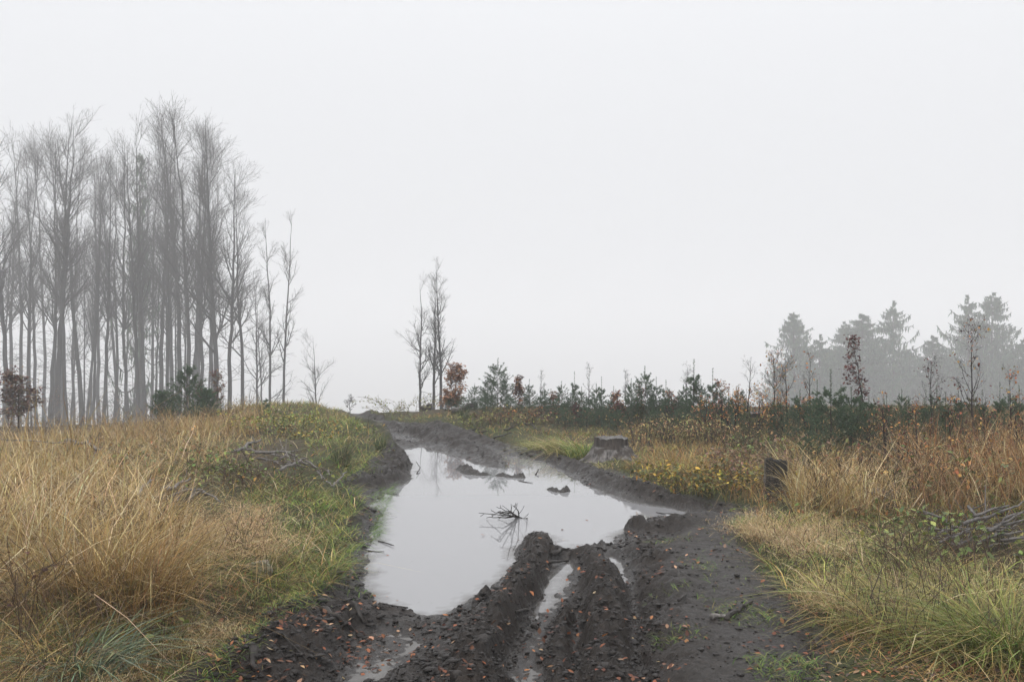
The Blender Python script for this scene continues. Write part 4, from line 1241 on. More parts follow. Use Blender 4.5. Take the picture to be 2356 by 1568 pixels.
for i in range(17):
    u = 1085 + i * 38 + rng.uniform(-10, 10); v = 968 + (u - 1085) * .012 + rng.uniform(-4, 8)
    c_ = [OLIVE + YGREEN, BRAMBLE_P + DARKRED, TAN + OLIVE, BRAMBLE_O + BRAMBLE_P][i % 4]
    herb(u, v, rng.uniform(.26, .42), .8, 26, 190, c_, .045, ['olive weed growing low in front of the young spruces', 'brownish red weed growing low in front of the young spruces', 'straw coloured weed growing low in front of the young spruces',
         'faded orange weed growing low in front of the young spruces'][i % 4], 'weed', 'weeds in front of the young spruces', 'tall_weed', lo=.15, arch=.3)
for i in range(9):
    u = 1880 + i * 60 + rng.uniform(-20, 20)
    herb(u, 985, rng.uniform(.35, .5), .9, 24, 130, [TAN + RUSTGRASS, BRAMBLE_P + TAN, BRAMBLE_O + DARKRED][i % 3], .035, ['straw weed on the skyline of the right field', 'brown weed on the skyline of the right field', 'russet weed on the skyline of the right field'][i % 3],
         'weed', 'weeds on the right skyline', 'tall_weed', lo=.2, arch=.3)
for i in range(9):
    u = -60 + i * 70 + rng.uniform(-20, 20)
    herb(u, 985 - i * 2, rng.uniform(.3, .45), .9, 24, 130, [TAN + DARKSTRAW, BRAMBLE_P + TAN, OLIVE + TAN][i % 3], .035, ['straw weed on the skyline of the left meadow', 'brown weed on the skyline of the left meadow', 'olive weed on the skyline of the left meadow'][i % 3],
         'weed', 'weeds on the left skyline', 'tall_weed', lo=.2, arch=.3)

for i in range(16):
    u = rng.uniform(20, 420); v = rng.uniform(1010, 1330)
    herb(u, v, rng.uniform(.35, .55), .5, 14, 90, [TAN + DARKSTRAW, RUSTGRASS + DARKSTRAW, OLIVE + TAN][i % 3], .03, ['straw seed stalks scattered in the left dry grass', 'rusty seed stalks scattered in the left dry grass', 'olive brown stalks scattered in the left dry grass'][i % 3],
         'weed', 'dead weeds in the left dry grass', 'dead_weed', lo=.55, arch=.25, narrow=.35)
for i in range(16):
    u = rng.uniform(1900, 2340); v = rng.uniform(1030, 1190)
    herb(u, v, rng.uniform(.5, .75), .5, 14, 100, [RUSTGRASS + BRAMBLE_O, DARKRED + RUST, TAN + RUSTGRASS][i % 3], .032, ['rusty stalks standing in the right dry grass', 'dark red stalks standing in the right dry grass', 'tan stalks standing in the right dry grass'][i % 3],
         'weed', 'dead weeds in the right dry grass', 'dead_weed', lo=.45, arch=.2, narrow=.4, stem_mat=M_DARKTWIG)

# ------------------------------------------------------------------ tussocks
def tuft(u, v, n, h, r, w, cols, lab, name='grass_tussock', cat='grass tuft', group=None, z=None, **kw):
    x, y = ground_at(u, v)
    return put(make_tussock(name, n, h, r, w, cols, **kw), x, y, 0, 1, 0.01, z, lab, cat, group)
tuft(1305, 1040, 420, .40, .30, .008, YGREEN + PALE, 'drooping pale green tussock left of the grey stump', curl=(.6, 1.4), wind=3.3, lean=(.2, .7))
tuft(1258, 1032, 260, .30, .26, .008, YGREEN + OLIVE, 'low yellow green tussock trailing towards the track', curl=(.7, 1.4), wind=3.4, lean=(.3, .8))
tuft(1345, 1046, 260, .32, .22, .008, YGREEN + GREEN, 'pale green tussock touching the grey stump', curl=(.5, 1.2))
tuft(1408, 1072, 260, .13, .18, .005, OLIVE + PALE, 'small olive tussock at the foot of the grey stump', curl=(.5, 1.2))
tuft(1458, 1072, 220, .15, .14, .005, OLIVE + RUSTGRASS, 'short brownish tussock under the stump roots', curl=(.5, 1.2))
tuft(785, 1068, 170, .36, .09, .006, [(.05, .075, .028), (.075, .09, .035), (.12, .11, .045)], 'dark green rush clump on the left bank', 'rush_clump', 'rush', curl=(0, .25), lean=(0, .4))
tuft(876, 1035, 130, .28, .07, .006, [(.05, .075, .028), (.075, .09, .035), (.10, .11, .04)], 'green rush clump at the bend of the track edge', 'rush_clump', 'rush', curl=(0, .25), lean=(0, .35))
tuft(1066, 966, 120, .33, .09, .009, [(.05, .075, .028), (.075, .09, .035)], 'small rush clump below the rusty beech bush', 'rush_clump', 'rush', curl=(0, .2), lean=(0, .3))
tuft(2330, 1510, 1100, .50, .22, .006, GREEN + GREEN + GREEN + OLIVE, 'large bright green tussock at the lower right edge', curl=(.5, 1.3), tips=YGREEN + TAN)
tuft(2240, 1420, 420, .36, .22, .005, YGREEN + OLIVE, 'arching yellow green tussock above the large green one', curl=(.6, 1.3), tips=PALE)
tuft(2130, 1478, 300, .20, .07, .004, GREEN + YGREEN, 'small green tuft in the litter beside the large tussock', curl=(.5, 1.3), tips=TAN)
tuft(2035, 1535, 140, .07, .06, .004, GREEN, 'tiny green tuft in the leaf litter', curl=(.5, 1.2))
tuft(2010, 1440, 420, .12, .16, .004, GREEN + OLIVE + RUSTGRASS, 'short green tuft below the lower straw tuft', curl=(.6, 1.3), tips=TAN)
tuft(180, 1545, 330, .34, .20, .007, [(.10, .14, .09), (.15, .19, .12), (.07, .10, .06), (.2, .22, .12)], 'bluish green arching tussock at the lower left corner', curl=(.7, 1.4))
tuft(310, 1405, 620, .62, .22, .0042, RUSTGRASS + TAN + DARKSTRAW, 'tall rusty brown tussock in front of the left dry grass', curl=(.05, 1.1), lean=(0, .5), tips=TAN, plume=500, plume_cols=TAN + PALE, plume_size=.02)
tuft(225, 1395, 300, .55, .22, .0042, RUSTGRASS + TAN + DARKSTRAW, 'rusty brown tussock left of the tallest one', curl=(.05, .6), lean=(0, .45), tips=TAN, plume=300, plume_cols=TAN, plume_size=.02)
F1 = [(.48, .335, .18), (.56, .41, .235), (.40, .265, .135)]
tuft(500, 1235, 420, .30, .26, .002, F1, 'pinkish fluffy grass tuft on the left bank', 'fluffy_grass', curl=(.3, 1.2), plume=3600, plume_cols=F1, plume_size=.032)
tuft(560, 1275, 300, .24, .24, .002, F1, 'lower fluffy grass tuft beside the pale stone', 'fluffy_grass', curl=(.3, 1.2), plume=2200, plume_cols=F1, plume_size=.03)
tuft(455, 1285, 240, .2, .24, .002, F1, 'fluffy grass tuft behind the rusty tussock', 'fluffy_grass', curl=(.3, 1.2), plume=1500, plume_cols=F1, plume_size=.03)
tuft(1812, 1232, 620, .27, .20, .002, F1, 'round straw coloured fluffy tuft beside the track', 'fluffy_grass', curl=(.7, 1.5), lean=(.1, .8), plume=5200, plume_cols=F1 + PALE, plume_size=.026)
tuft(1770, 1235, 300, .18, .16, .002, F1 + TAN, 'smaller straw tuft spilling onto the path', 'fluffy_grass', curl=(.7, 1.5), lean=(.1, .8), plume=1500, plume_cols=F1, plume_size=.026)
tuft(1880, 1270, 380, .22, .20, .002, F1 + PALE, 'pale wispy tuft right of the round straw tuft', 'fluffy_grass', curl=(.7, 1.4), plume=2000, plume_cols=PALE + F1, plume_size=.026)
tuft(1985, 1392, 520, .20, .22, .002, F1 + RUSTGRASS, 'lower straw coloured fluffy tuft with a rusty base', 'fluffy_grass', curl=(.6, 1.4), lean=(.1, .8), plume=3400, plume_cols=F1 + PALE, plume_size=.024)
tuft(1930, 1340, 260, .14, .16, .002, F1 + RUSTGRASS, 'flat brown wispy tuft between the two straw tufts', 'fluffy_grass', curl=(.7, 1.4), plume=900, plume_cols=F1, plume_size=.022)
tuft(360, 1470, 520, .15, .24, .002, PALE + TAN, 'matted pale straw mound at the lower left', 'fluffy_grass', curl=(1.0, 1.6), lean=(.3, 1), plume=2200, plume_cols=PALE, plume_size=.02)
tuft(90, 1580, 520, .14, .26, .002, PALE + TAN, 'matted pale straw at the bottom left corner', 'fluffy_grass', curl=(1.0, 1.6), lean=(.3, 1), plume=2200, plume_cols=PALE, plume_size=.02)
tuft(1790, 1130, 200, .30, .16, .003, OLIVE + TAN, 'fine olive tuft leaning against the dark stump', curl=(.2, .9), plume=700, plume_cols=OLIVE + TAN, plume_size=.024)

# ------------------------------------------------------------------ stumps, logs, stone
x, y = ground_at(1412, 1058, .1)
put(make_stump(.215, .40, .27, 3, 3, M_STUMPWOOD, M_CUTTOP, roots=[(-0.45, .34, .065, .10), (3.45, .30, .05, .12), (-1.3, .18, .06, .09), (-2.2, .22, .05, .09), (2.2, .3, .06, .1), (.6, .3, .06, .1)], ledge=.035, rag=.03), x, y + .3, 0, 1, .02, None,
    'wide weathered grey stump with spreading roots beside the track', 'stump')
x, y = ground_at(1776, 1152, .1)
put(make_stump(.105, .15, .37, 4, 8, M_DARKSTUMP, M_DARKSTUMP, roots=[(-2.0, .12, .05, .07), (3.6, .14, .04, .08)], rag=.03, top_tilt=-.15, flare=4, slab=(160, 208, M_GREYWOOD)), x + .07, y + .12, .0, 1, .02, None,
    'tall narrow dark stump with a pale left side at the path bend', 'stump')
pb = make_tussock  # keep the name space tidy
x, y = ground_at(980, 940, .2)
put(make_stump(.125, .15, .27, 4, 5, M_DARKSTUMP, M_CUTTOP, roots=[(-1.6, .1, .05, .07)], rag=.05, top_tilt=.25, flare=5), x, y, 0, (1.1, 1.1, 1.0), .02, None,
    'small dark broken stump below the three bare trees', 'stump')
x, y = ground_at(1735, 1000, .35)
put(make_stump(.16, .18, .36, 4, 6, M_DARKSTUMP, M_CUTTOP, roots=[(-1.2, .1, .05, .07)], rag=.02, flare=4), x, y, 0, 1, .02, None,
    'dark stump half hidden by herbs behind the bramble thicket', 'stump')
x, y = ground_at(2030, 1175, .35)
put(make_stump(.14, .17, .22, 4, 9, M_STUMPWOOD, M_CUTTOP, roots=[(-1.2, .1, .05, .06)], rag=.02, flare=3), x, y, 0, 1, .02, None,
    'low grey stump almost lost in the right grass', 'stump')


def zstick(name, pts, r, mat, lift, lab, cat='branch', group=None, **kw):
    """pts: picture points; the stick lies LIFT above the terrain there"""
    out = []
    for i, p in enumerate(pts):
        lf = lift if isinstance(lift, (int, float)) else lift[i]
        z = 0.2
        for _ in range(6):
            x, y, _q = P(p[0], p[1], z); z = 0.5 * z + 0.5 * (TZ(x, y) + lf)
        out.append((x, y, max(z, 0.0)))
    return stick(name, out, r, mat, lab, cat, group, **kw)


stick('fallen_log', [P(1493, 1040, .12), P(1585, 1038, .12)], .03, M_DARKSTUMP, 'short dark log lying behind the grey stump', 'log', None, taper=.9)
x, y = ground_at(1072, 948, .2)
stick('fallen_log', [(x - .22, y, TZ(x, y) + .05), (x + .22, y + .15, TZ(x, y) + .11)], .06, M_STUMPWOOD, 'grey log end among the young spruces at the crest', 'log', None, taper=.8)
x, y = ground_at(590, 1312, .25)
n_, na = 9, 9
th = np.linspace(0, 2 * math.pi, 14)[:-1]
bm = bmesh.new()
bmesh.ops.create_icosphere(bm, subdivisions=3, radius=1)
for vv in bm.verts:
    c = np.array(vv.co); c = c * (1 + 0.22 * float(fbm(np.array([c[0] * 1.3 + 4]), np.array([c[1] * 1.3 + c[2] * 2]), 2, 91)[0]))
    c[2] = min(c[2], 0.35 + 0.25 * c[0]); c[1] = max(c[1], -0.55)
    vv.co = Vector((c[0] * .10, c[1] * .07, c[2] * .09))
me = bpy.data.meshes.new('stone'); bm.to_mesh(me); bm.free()
me.materials.append(bark_mat('pale_stone', (0.16, 0.15, 0.12), (0.40, 0.37, 0.31), 40.0, stretch=3.0, c3=(0.22, 0.22, 0.14)))
put(link_mesh('stone', me), x, y, -.25, 1.0, -.02, None, 'pale angular stone half sunk in the left bank grass', 'stone')

# ------------------------------------------------------------------ fallen branches
def cL(x, y):
    return ((400 + x / 2.356) / 1.63, (1500 + y / 2.356) / 1.63)


def cR(x, y):
    return ((3000 + x / 2.613) / 1.63, (1700 + y / 2.613) / 1.63)


def cF(x, y):
    return ((1250 + x / 2.945) / 1.63, (1350 + y / 2.945) / 1.63)


UP = [((1110, 460), (1230, 415), (1360, 345), 20, .18), ((1290, 450), (1640, 515), 18, .14), ((1400, 455), (1690, 445), 17, .2), ((1530, 612), (1770, 515), 17, .2), ((1500, 500), (1640, 560), 14, .1),
      ((1550, 510), (1630, 460), 13, .14), ((1650, 490), (1680, 565), 14, .16), ((1480, 550), (1580, 605), 13, .08), ((1760, 530), (1890, 625), 14, .12), ((1880, 640), (1990, 760), 14, .08),
      ((1910, 600), (1960, 615), (1990, 655), 12, .06), ((2000, 750), (2120, 672), 12, .04), ((1700, 545), (1880, 620), 13, .1), ((1230, 432), (1420, 470), 13, .1), ((1600, 470), (1760, 565), 13, .18),
      ((1540, 560), (1760, 590), 12, .06), ((1330, 520), (1560, 545), 12, .06), ((1850, 600), (1900, 700), 12, .08)]
for p in UP:
    pts = [cL(*q) for q in p[:-2]]
    zstick('grey_branch', pts, max(.012, p[-2] / 3.84 / FPX * 11.5 * .5 * 1.3), M_DEADWOOD, p[-1] + .07, 'grey bare branch in the upper heap on the left bank', group='heap of branches on the left bank', twigs=3)
LOWB = [((290, 835), (420, 705), 26, .22), ((490, 790), (580, 715), 18, .2), ((530, 815), (740, 690), 24, .24), ((390, 845), (580, 880), 15, .12), ((580, 850), (700, 800), (850, 790), 13, .2), ((850, 815), (1010, 905), 14, .1),
        ((720, 870), (840, 790), 22, .16), ((570, 950), (700, 880), 18, .06), ((480, 870), (490, 920), 14, .05), ((440, 900), (640, 960), 12, .04), ((600, 900), (680, 760), 12, .12)]
for p in LOWB:
    pts = [cL(*q) for q in p[:-2]]
    zstick('grey_branch', pts, max(.012, p[-2] / 3.84 / FPX * 9.0 * .5 * 1.25), M_DEADWOOD, p[-1] + .07, 'grey bare branch in the lower heap under the raspberry canes', group='heap of branches under the raspberry canes', twigs=2)
zstick('grey_branch', [cL(-20, 1335), cL(290, 1258)], .022, M_DEADWOOD, .16, 'long pale branch lying across the left dry grass')
zstick('grey_branch', [(150, 1010), (205, 1022), (235, 1040)], .02, M_DEADWOOD, .3, 'pale branch tangled in grass below the dark red bush', twigs=3)
RP = [((1180, 570), (1430, 650), 28, .2), ((1600, 690), (1850, 610), (2230, 470), 30, .30), ((1700, 612), (2050, 510), 26, .32), ((1300, 830), (1680, 760), 24, .1), ((1370, 880), (1700, 730), 28, .14), ((1470, 890), (1600, 830), 24, .06),
      ((1250, 640), (1310, 670), 14, .1), ((1260, 740), (1440, 740), 14, .1), ((1640, 520), (1700, 600), (1760, 665), 14, .25), ((1900, 700), (2230, 640), 22, .22), ((1960, 800), (2230, 760), 20, .14), ((1800, 640), (2000, 560), 18, .28),
      ((1750, 880), (2150, 690), 22, .1), ((1850, 760), (2200, 560), 18, .24), ((2000, 880), (2230, 840), 18, .08)]
for _i in range(12):
    a_ = (rng.uniform(1350, 2000), rng.uniform(650, 930)); b_ = (a_[0] + rng.uniform(150, 330), a_[1] - rng.uniform(-30, 160))
    RP.append((a_, b_, rng.uniform(10, 17), rng.uniform(.02, .2)))
for p in RP:
    pts = [cR(*q) for q in p[:-2]]
    zstick('grey_branch', pts, max(.012, p[-2] / 4.26 / FPX * 8.0 * .5 * .95), M_GREYWOOD, p[-1], 'grey branch in the tangled heap at the right edge', group='heap of branches at the right edge', twigs=3)
for a, lab in [((cF(1900, 765), cF(2040, 705)), 'dark forked stick on the grass beyond the pale tussock'), ((cF(1600, 792), cF(1720, 785)), 'short dark stick at the far edge of the track'),
               ((cF(1770, 862), cF(1880, 835), cF(1965, 800)), 'crooked dark stick pointing to the small far puddle'), ((cF(700, 735), cF(722, 772)), 'short upright stick in the far mud'),
               ((cF(350, 725), cF(480, 745)), 'long brown stick along the far left track edge'), ((cF(2110, 695), cF(2200, 720), cF(2265, 772)), 'curved dark branch in the grass behind the pale tussock'),
               ((cF(40, 640), cF(165, 636)), 'flat dark stick on the very crest of the track'), ((cF(1540, 755), cF(1680, 742)), 'dark stick lying parallel to the far track edge')]:
    zstick('dead_stick', list(a), .017, M_MUDSTICK, .03, lab, 'stick', None, twigs=2)
for a, r, lab in [([(738, 1394), (775, 1420), (812, 1448)], .020, 'long dark stick sliding down the left mud bank'), ([(806, 1383), (838, 1422)], .020, 'short thick stick beside the long one on the left mud'),
                  ([(866, 1391), (938, 1393)], .012, 'thin stick half afloat at the near puddle edge'), ([(1268, 1277), (1308, 1272)], .022, 'dark piece of bark between the two ridges'),
                  ([(1262, 1293), (1308, 1289)], .014, 'lower thin stick between the two ridges'), ([(1672, 1418), (1700, 1402), (1730, 1381)], .018, 'dark crooked stick on the trodden path'),
                  ([(1640, 1420), (1672, 1413)], .016, 'short pale stick on the trodden path'), ([(1560, 1380), (1578, 1366)], .009, 'tiny stick on the right mud'),
                  ([(1190, 1402), (1232, 1392)], .010, 'thin dark stick in the wet rut'), ([(578, 1500), (592, 1540)], .022, 'stub of dark wood in the lower left mud'),
                  ([(640, 1440), (720, 1535)], .005, 'long thin straw lying over the lower left mud'), ([(1045, 1555), (1120, 1535)], .02, 'half buried dark stick at the bottom of the track')]:
    zstick('dead_stick', a, r, M_DEADWOOD if 'pale' in lab else M_MUDSTICK, .012, lab, 'stick')
# twiggy branch standing in the puddle
def fan(*pts):
    q = [np.array(P(*p)) for p in pts]
    out = []
    for a_, b_ in zip(q[:-1], q[1:]):
        out += [a_ + (b_ - a_) * t_ for t_ in (0, .25, .5, .75)]
    out.append(q[-1]); out = np.array(out)
    f_ = np.linspace(0, len(out) - 1, 13)
    k_ = np.minimum(f_.astype(int), len(out) - 2)
    out = out[k_] + (out[k_ + 1] - out[k_]) * (f_ - k_)[:, None]
    return out + np.cumsum(rng.normal(0, .003, out.shape), 0)


FAN = np.array([fan((1192, 1188, 0), (1168, 1178, .06), (1139, 1166, .14)), fan((1192, 1188, 0), (1172, 1176, .10), (1152, 1172, .17), (1146, 1176, .16)), fan((1192, 1188, .01), (1160, 1186, .05), (1103, 1182, .05)),
                fan((1190, 1188, .02), (1155, 1184, .09), (1122, 1187, .02)), fan((1190, 1188, .01), (1170, 1190, .03), (1150, 1192, .0)), fan((1192, 1188, 0), (1188, 1176, .12), (1176, 1168, .17)),
                fan((1185, 1187, 0), (1203, 1190, .01), (1214, 1190, .01), (1212, 1190, .07)), fan((1188, 1187, 0), (1178, 1180, .13), (1168, 1182, .19)), fan((1190, 1188, 0), (1150, 1180, .12), (1128, 1176, .10))])
FR = np.repeat((.0065 * np.linspace(1, .35, 13))[None], len(FAN), 0)
F1_, FR1, _ = branch_level(FAN, FR, 3, .2, .95, (.5, 1.1), lambda t: .13 * (1.2 - t), 5, .02, .15, .6, .5)
F1_[..., 2] = np.maximum(F1_[..., 2], -.01)
fo = np.array(P(1192, 1188, 0))
v, f = join_tubes([(FAN - fo, FR, 5), (F1_ - fo, np.maximum(FR1, .0022), 4)])
ob = link_mesh('twiggy_branch', mesh_np('twiggy_branch', v, f, M_DARKTWIG, True)); ob.location = fo
tag(ob, 'dark twiggy branch fanning out of the puddle', 'branch')
for a, r, lab in [([P(958, 1090, .0), P(967, 1075, .03), P(957, 1062, .10)], .007, 'bent dark twig standing in the far part of the puddle'), ([P(872, 1243, .004), P(906, 1254, .012)], .006, 'thin twig afloat near the left shore'),
                  ([P(1232, 1092, .0), P(1240, 1078, .05)], .009, 'stubby dark twig poking from the puddle near the far mud'), ([P(1196, 1106, .004), P(1226, 1110, .006)], .006, 'flat twig afloat below the far mud bar'),
                  ([P(890, 1134, .004), P(918, 1138, .006)], .005, 'thin straw afloat by the left grass shore'), ([P(1510, 1178, .004), P(1555, 1182, .03)], .006, 'thin twig at the right end of the puddle'),
                  ([P(846, 1266, .004), P(884, 1268, .006)], .005, 'short floating straw at the left shore')]:
    stick('floating_twig', a, r, M_DARKTWIG, lab, 'twig', None, twigs=2)

# ================================================================== grass, litter and moss (nobody could count these)
def scatter(poly, n, z0=0.25, seed=0, edge=0.0, mud=False):
    """points spread evenly as seen, inside a picture polygon; returns x, y, z, u, v"""
    us = np.array([p[0] for p in poly], float); vs = np.array([p[1] for p in poly], float)
    got = []
    tot = 0
    while tot < n:
        u = rng.uniform(us.min(), us.max(), n * 2); v = rng.uniform(vs.min(), vs.max(), n * 2)
        ok = sd_poly(u, v, poly) > 0
        u, v = u[ok], v[ok]
        got.append((u, v)); tot += len(u)
    u = np.concatenate([g[0] for g in got])[:n]; v = np.concatenate([g[1] for g in got])[:n]
    y = (CAM_H - z0) * FPX / (v - 784.0); x = (u - 1178.0) / FPX * y
    z, k, sr, ds, pth, rg = terrain(x, y, True)
    keep = (sr < edge) if not mud else (sr > edge)
    return x[keep], y[keep], z[keep], u[keep], v[keep], k[keep], ds[keep], sr[keep]


def grass_stuff(name, layers):
    v, f, c = merge(layers)
    tag(link_mesh(name, mesh_np(name, v, f, M_GRASS, False, c)), kind='stuff')


def layer(poly, n, h, w, cols, lean=(0, .4), curl=(.1, .8), segs=4, tips=None, clump=None, z0=.25, edge=0.0, wk=0.00035, wind=None, hvar=(.5, 1.1), keepf=None, noise=0.0, fall=None):
    x, y, z, u, v, k, ds, sr = scatter(poly, n, z0, edge=edge)
    m = np.ones(len(x), bool)
    if clump:
        m &= (vnoise(x * clump, y * clump, 101) + 0.25 * rng.random(len(x))) > 0.42
    for (hu, hv, ru, rv, kp) in ((655, 1062, 115, 40, .3), (412, 1135, 98, 40, .3), (2270, 1230, 120, 80, .4)):
        m &= ~((((u - hu) / ru) ** 2 + ((v - hv) / rv) ** 2 < 1) & (rng.random(len(x)) > kp))
    if keepf is not None:
        m &= keepf(x, y, u, v, sr)
    x, y, z = x[m], y[m], z[m]; n = len(x)
    hm = 0.50 + 0.95 * vnoise(x * 1.5, y * 1.5, 103)
    hh = h * hm * rng.uniform(hvar[0], hvar[1], n)
    if fall:
        hh = hh * np.clip(fall[0] - fall[1] * y, .25, 1.2)
    ww = (w + wk * y) * rng.uniform(.6, 1.3, n)
    head = rng.uniform(0, 6.28, n) if wind is None else wind + rng.normal(0, .9, n)
    col = pal(cols, n)
    if noise:
        col = col * (1 + noise * fbm(x * 1.3, y * 1.3, 3, 107))[:, None]
    return blades_geo(np.stack([x, y, z - .02], -1), hh, ww, head, rng.uniform(*lean, n), rng.uniform(*curl, n), np.clip(col, .003, .9), segs, pal(tips, n) if tips else None)


def plumes(poly, n, h, size, cols, z0=.25, fall=None):
    """airy heads floating at stem height above a field"""
    x, y, z, *_ = scatter(poly, n, z0)
    n = len(x)
    hm = 0.50 + 0.95 * vnoise(x * 1.5, y * 1.5, 103)
    ff = np.clip(fall[0] - fall[1] * y, .25, 1.2) if fall else 1.0
    p = np.stack([x, y, z + h * hm * ff * rng.uniform(.45, 1.0, n)], -1)
    s = size * (0.7 + 0.06 * y)
    return blades_geo(p, s * rng.uniform(.5, 1.5, n), s * .16, rng.uniform(0, 6.28, n), rng.normal(0, .7, n), .4, pal(cols, n), 2)


L_TALL = [(-420, 975), (200, 965), (540, 948), (560, 975), (520, 1060), (470, 1090), (400, 1150), (430, 1230), (420, 1320), (370, 1405), (150, 1445), (-420, 1500)]
L_BACK = [(-420, 962), (560, 945), (700, 958), (640, 1040), (500, 1060), (-420, 1100)]
L_MID = [(380, 1130), (520, 1000), (560, 936), (720, 938), (800, 958), (900, 1000), (905, 1040), (845, 1110), (800, 1170), (845, 1190), (770, 1300), (760, 1360), (640, 1460), (480, 1590), (-420, 1640), (-420, 1460), (380, 1400), (430, 1250)]
L_EDGE = [(560, 1150), (640, 1090), (700, 1030), (660, 940), (790, 955), (870, 988), (905, 1020), (900, 1050), (850, 1100), (800, 1170), (850, 1200), (770, 1300), (762, 1360), (640, 1460), (540, 1540), (380, 1590), (420, 1520), (560, 1440), (600, 1340), (620, 1240)]
L_LOW = [(-420, 1430), (150, 1440), (400, 1400), (470, 1300), (600, 1330), (640, 1450), (470, 1600), (-420, 1700)]
R_FAR = [(850, 960), (900, 944), (1200, 942), (1500, 958), (1700, 965), (1560, 1120), (1440, 1095), (1330, 1066), (1190, 1030), (1080, 1003), (985, 988)]
R_HERB = [(1430, 985), (1800, 980), (1860, 1060), (1750, 1160), (1640, 1150), (1500, 1110)]
R_TALL = [(1790, 985), (2760, 960), (2760, 1230), (2380, 1180), (2150, 1160), (1960, 1160), (1830, 1150), (1800, 1080)]
R_MID = [(1760, 1165), (1900, 1150), (2150, 1150), (2760, 1190), (2760, 1500), (2300, 1480), (2080, 1440), (1950, 1380), (1880, 1330), (1760, 1290), (1730, 1240)]
R_LOW = [(1740, 1290), (1900, 1330), (2000, 1400), (2200, 1450), (2760, 1480), (2760, 1720), (1880, 1720), (1900, 1500), (1850, 1400)]
R_VERGE = [(1480, 1110), (1560, 1120), (1760, 1160), (1750, 1190), (1690, 1170), (1560, 1140)]

grass_stuff('dry_grass', [
    layer(L_TALL, 10000, .54, .0036, TAN + TAN + PALE + RUSTGRASS + DARKSTRAW + DARKSTRAW, lean=(0, .8), curl=(0, 1.0), tips=TAN + PALE, noise=.6, fall=(1.3, .05), clump=1.4),
    layer(L_TALL, 5000, .45, .0036, TAN + TAN + PALE + DARKSTRAW, lean=(.4, 1.6), curl=(.3, 1.5), noise=.6, fall=(1.3, .05)),
    layer(L_TALL, 1700, .66, .0048, PALE, lean=(0, .6), curl=(0, .7), fall=(1.3, .05)),
    layer(L_TALL, 6500, .26, .0035, TAN + RUSTGRASS + DARKSTRAW + DARKSTRAW, lean=(.1, 1.0), curl=(.4, 1.4), noise=.4),
    layer(L_BACK, 5000, .20, .0026, TAN + RUSTGRASS + DARKSTRAW + OLIVE, lean=(0, .6), curl=(0, .8), tips=TAN + PALE),
    layer([(240, 960), (580, 942), (600, 1000), (240, 1020)], 1100, .46, .0024, TAN + RUSTGRASS, lean=(0, .5), curl=(0, .5), tips=TAN + PALE),
    plumes(L_TALL, 8000, .54, .022, TAN + PALE, fall=(1.3, .05)),
    layer(R_TALL, 9000, .60, .0030, TAN + PALE + RUSTGRASS + DARKSTRAW + [(.36, .19, .09)], lean=(0, .45), curl=(0, .6), tips=TAN + PALE, noise=.5, fall=(1.5, .06), clump=1.6),
    layer(R_TALL, 1200, .66, .0045, PALE, lean=(0, .6), curl=(0, .7), fall=(1.5, .06)),
    layer(R_TALL, 6500, .32, .0035, TAN + RUSTGRASS + DARKSTRAW + DARKSTRAW, lean=(.1, .9), curl=(.4, 1.3), noise=.4),
    plumes(R_TALL, 6000, .60, .022, TAN + RUSTGRASS + PALE, fall=(1.5, .06)),
    layer([(1700, 955), (2760, 938), (2760, 1000), (1760, 1010)], 5000, .36, .0026, TAN + RUSTGRASS + OLIVE + DARKSTRAW, lean=(0, .5), curl=(0, .8)),
    layer([(1800, 1060), (1990, 1050), (2010, 1160), (1830, 1160)], 1800, .5, .0026, PALE + TAN, lean=(0, .6), curl=(.1, .9)),
    layer(R_HERB, 3500, .28, .003, TAN + RUSTGRASS, lean=(0, .5), curl=(.1, .9)),
    layer(L_MID, 6500, .24, .0030, TAN + PALE + OLIVE, lean=(.1, .8), curl=(.3, 1.3), clump=2.2),
    layer(L_LOW, 6500, .22, .0022, TAN + RUSTGRASS + DARKSTRAW + DARKSTRAW, lean=(.2, 1.2), curl=(.5, 1.5), noise=.4),
    layer(R_MID, 4500, .24, .0025, TAN + DARKSTRAW + RUSTGRASS, lean=(.1, 1.0), curl=(.5, 1.5), noise=.4),
    layer(R_FAR, 6500, .15, .0030, TAN + RUSTGRASS + OLIVE, lean=(.1, .8), curl=(.3, 1.2), noise=.4),
    layer([(-420, 955), (620, 940), (640, 985), (-420, 1000)], 2600, .34, .0024, TAN + RUSTGRASS + DARKSTRAW, lean=(0, .6), curl=(0, .7), tips=TAN + PALE),
    layer([(540, 924), (790, 924), (810, 970), (540, 970)], 2600, .16, .0026, TAN + OLIVE + DARKSTRAW, lean=(0, .7), curl=(.1, 1.0)),
    layer([(2020, 985), (2760, 955), (2760, 1210), (2120, 1160)], 3200, .70, .0030, RUSTGRASS + [(.30, .14, .06), (.22, .10, .05), (.34, .20, .09)], lean=(0, .28), curl=(0, .4), fall=(1.5, .06)),
    layer([(-420, 985), (120, 975), (230, 1010), (260, 1150), (-420, 1200)], 1700, .95, .0036, TAN + TAN + PALE, lean=(0, .35), curl=(0, .45), tips=PALE + TAN, fall=(1.3, .045)),
    layer(R_MID, 1500, .42, .0022, [(.05, .035, .028), (.08, .05, .035)], lean=(0, .5), curl=(0, .4)),
    layer(L_MID, 900, .40, .0018, [(.06, .04, .028), (.10, .06, .035)], lean=(0, .5), curl=(0, .4)),
    layer(L_LOW, 500, .40, .0018, [(.06, .04, .028), (.10, .06, .035)], lean=(0, .5), curl=(0, .4)),
    layer(R_LOW, 3500, .12, .0022, TAN + RUSTGRASS, lean=(.3, 1.3), curl=(.6, 1.5), clump=3.0),
])
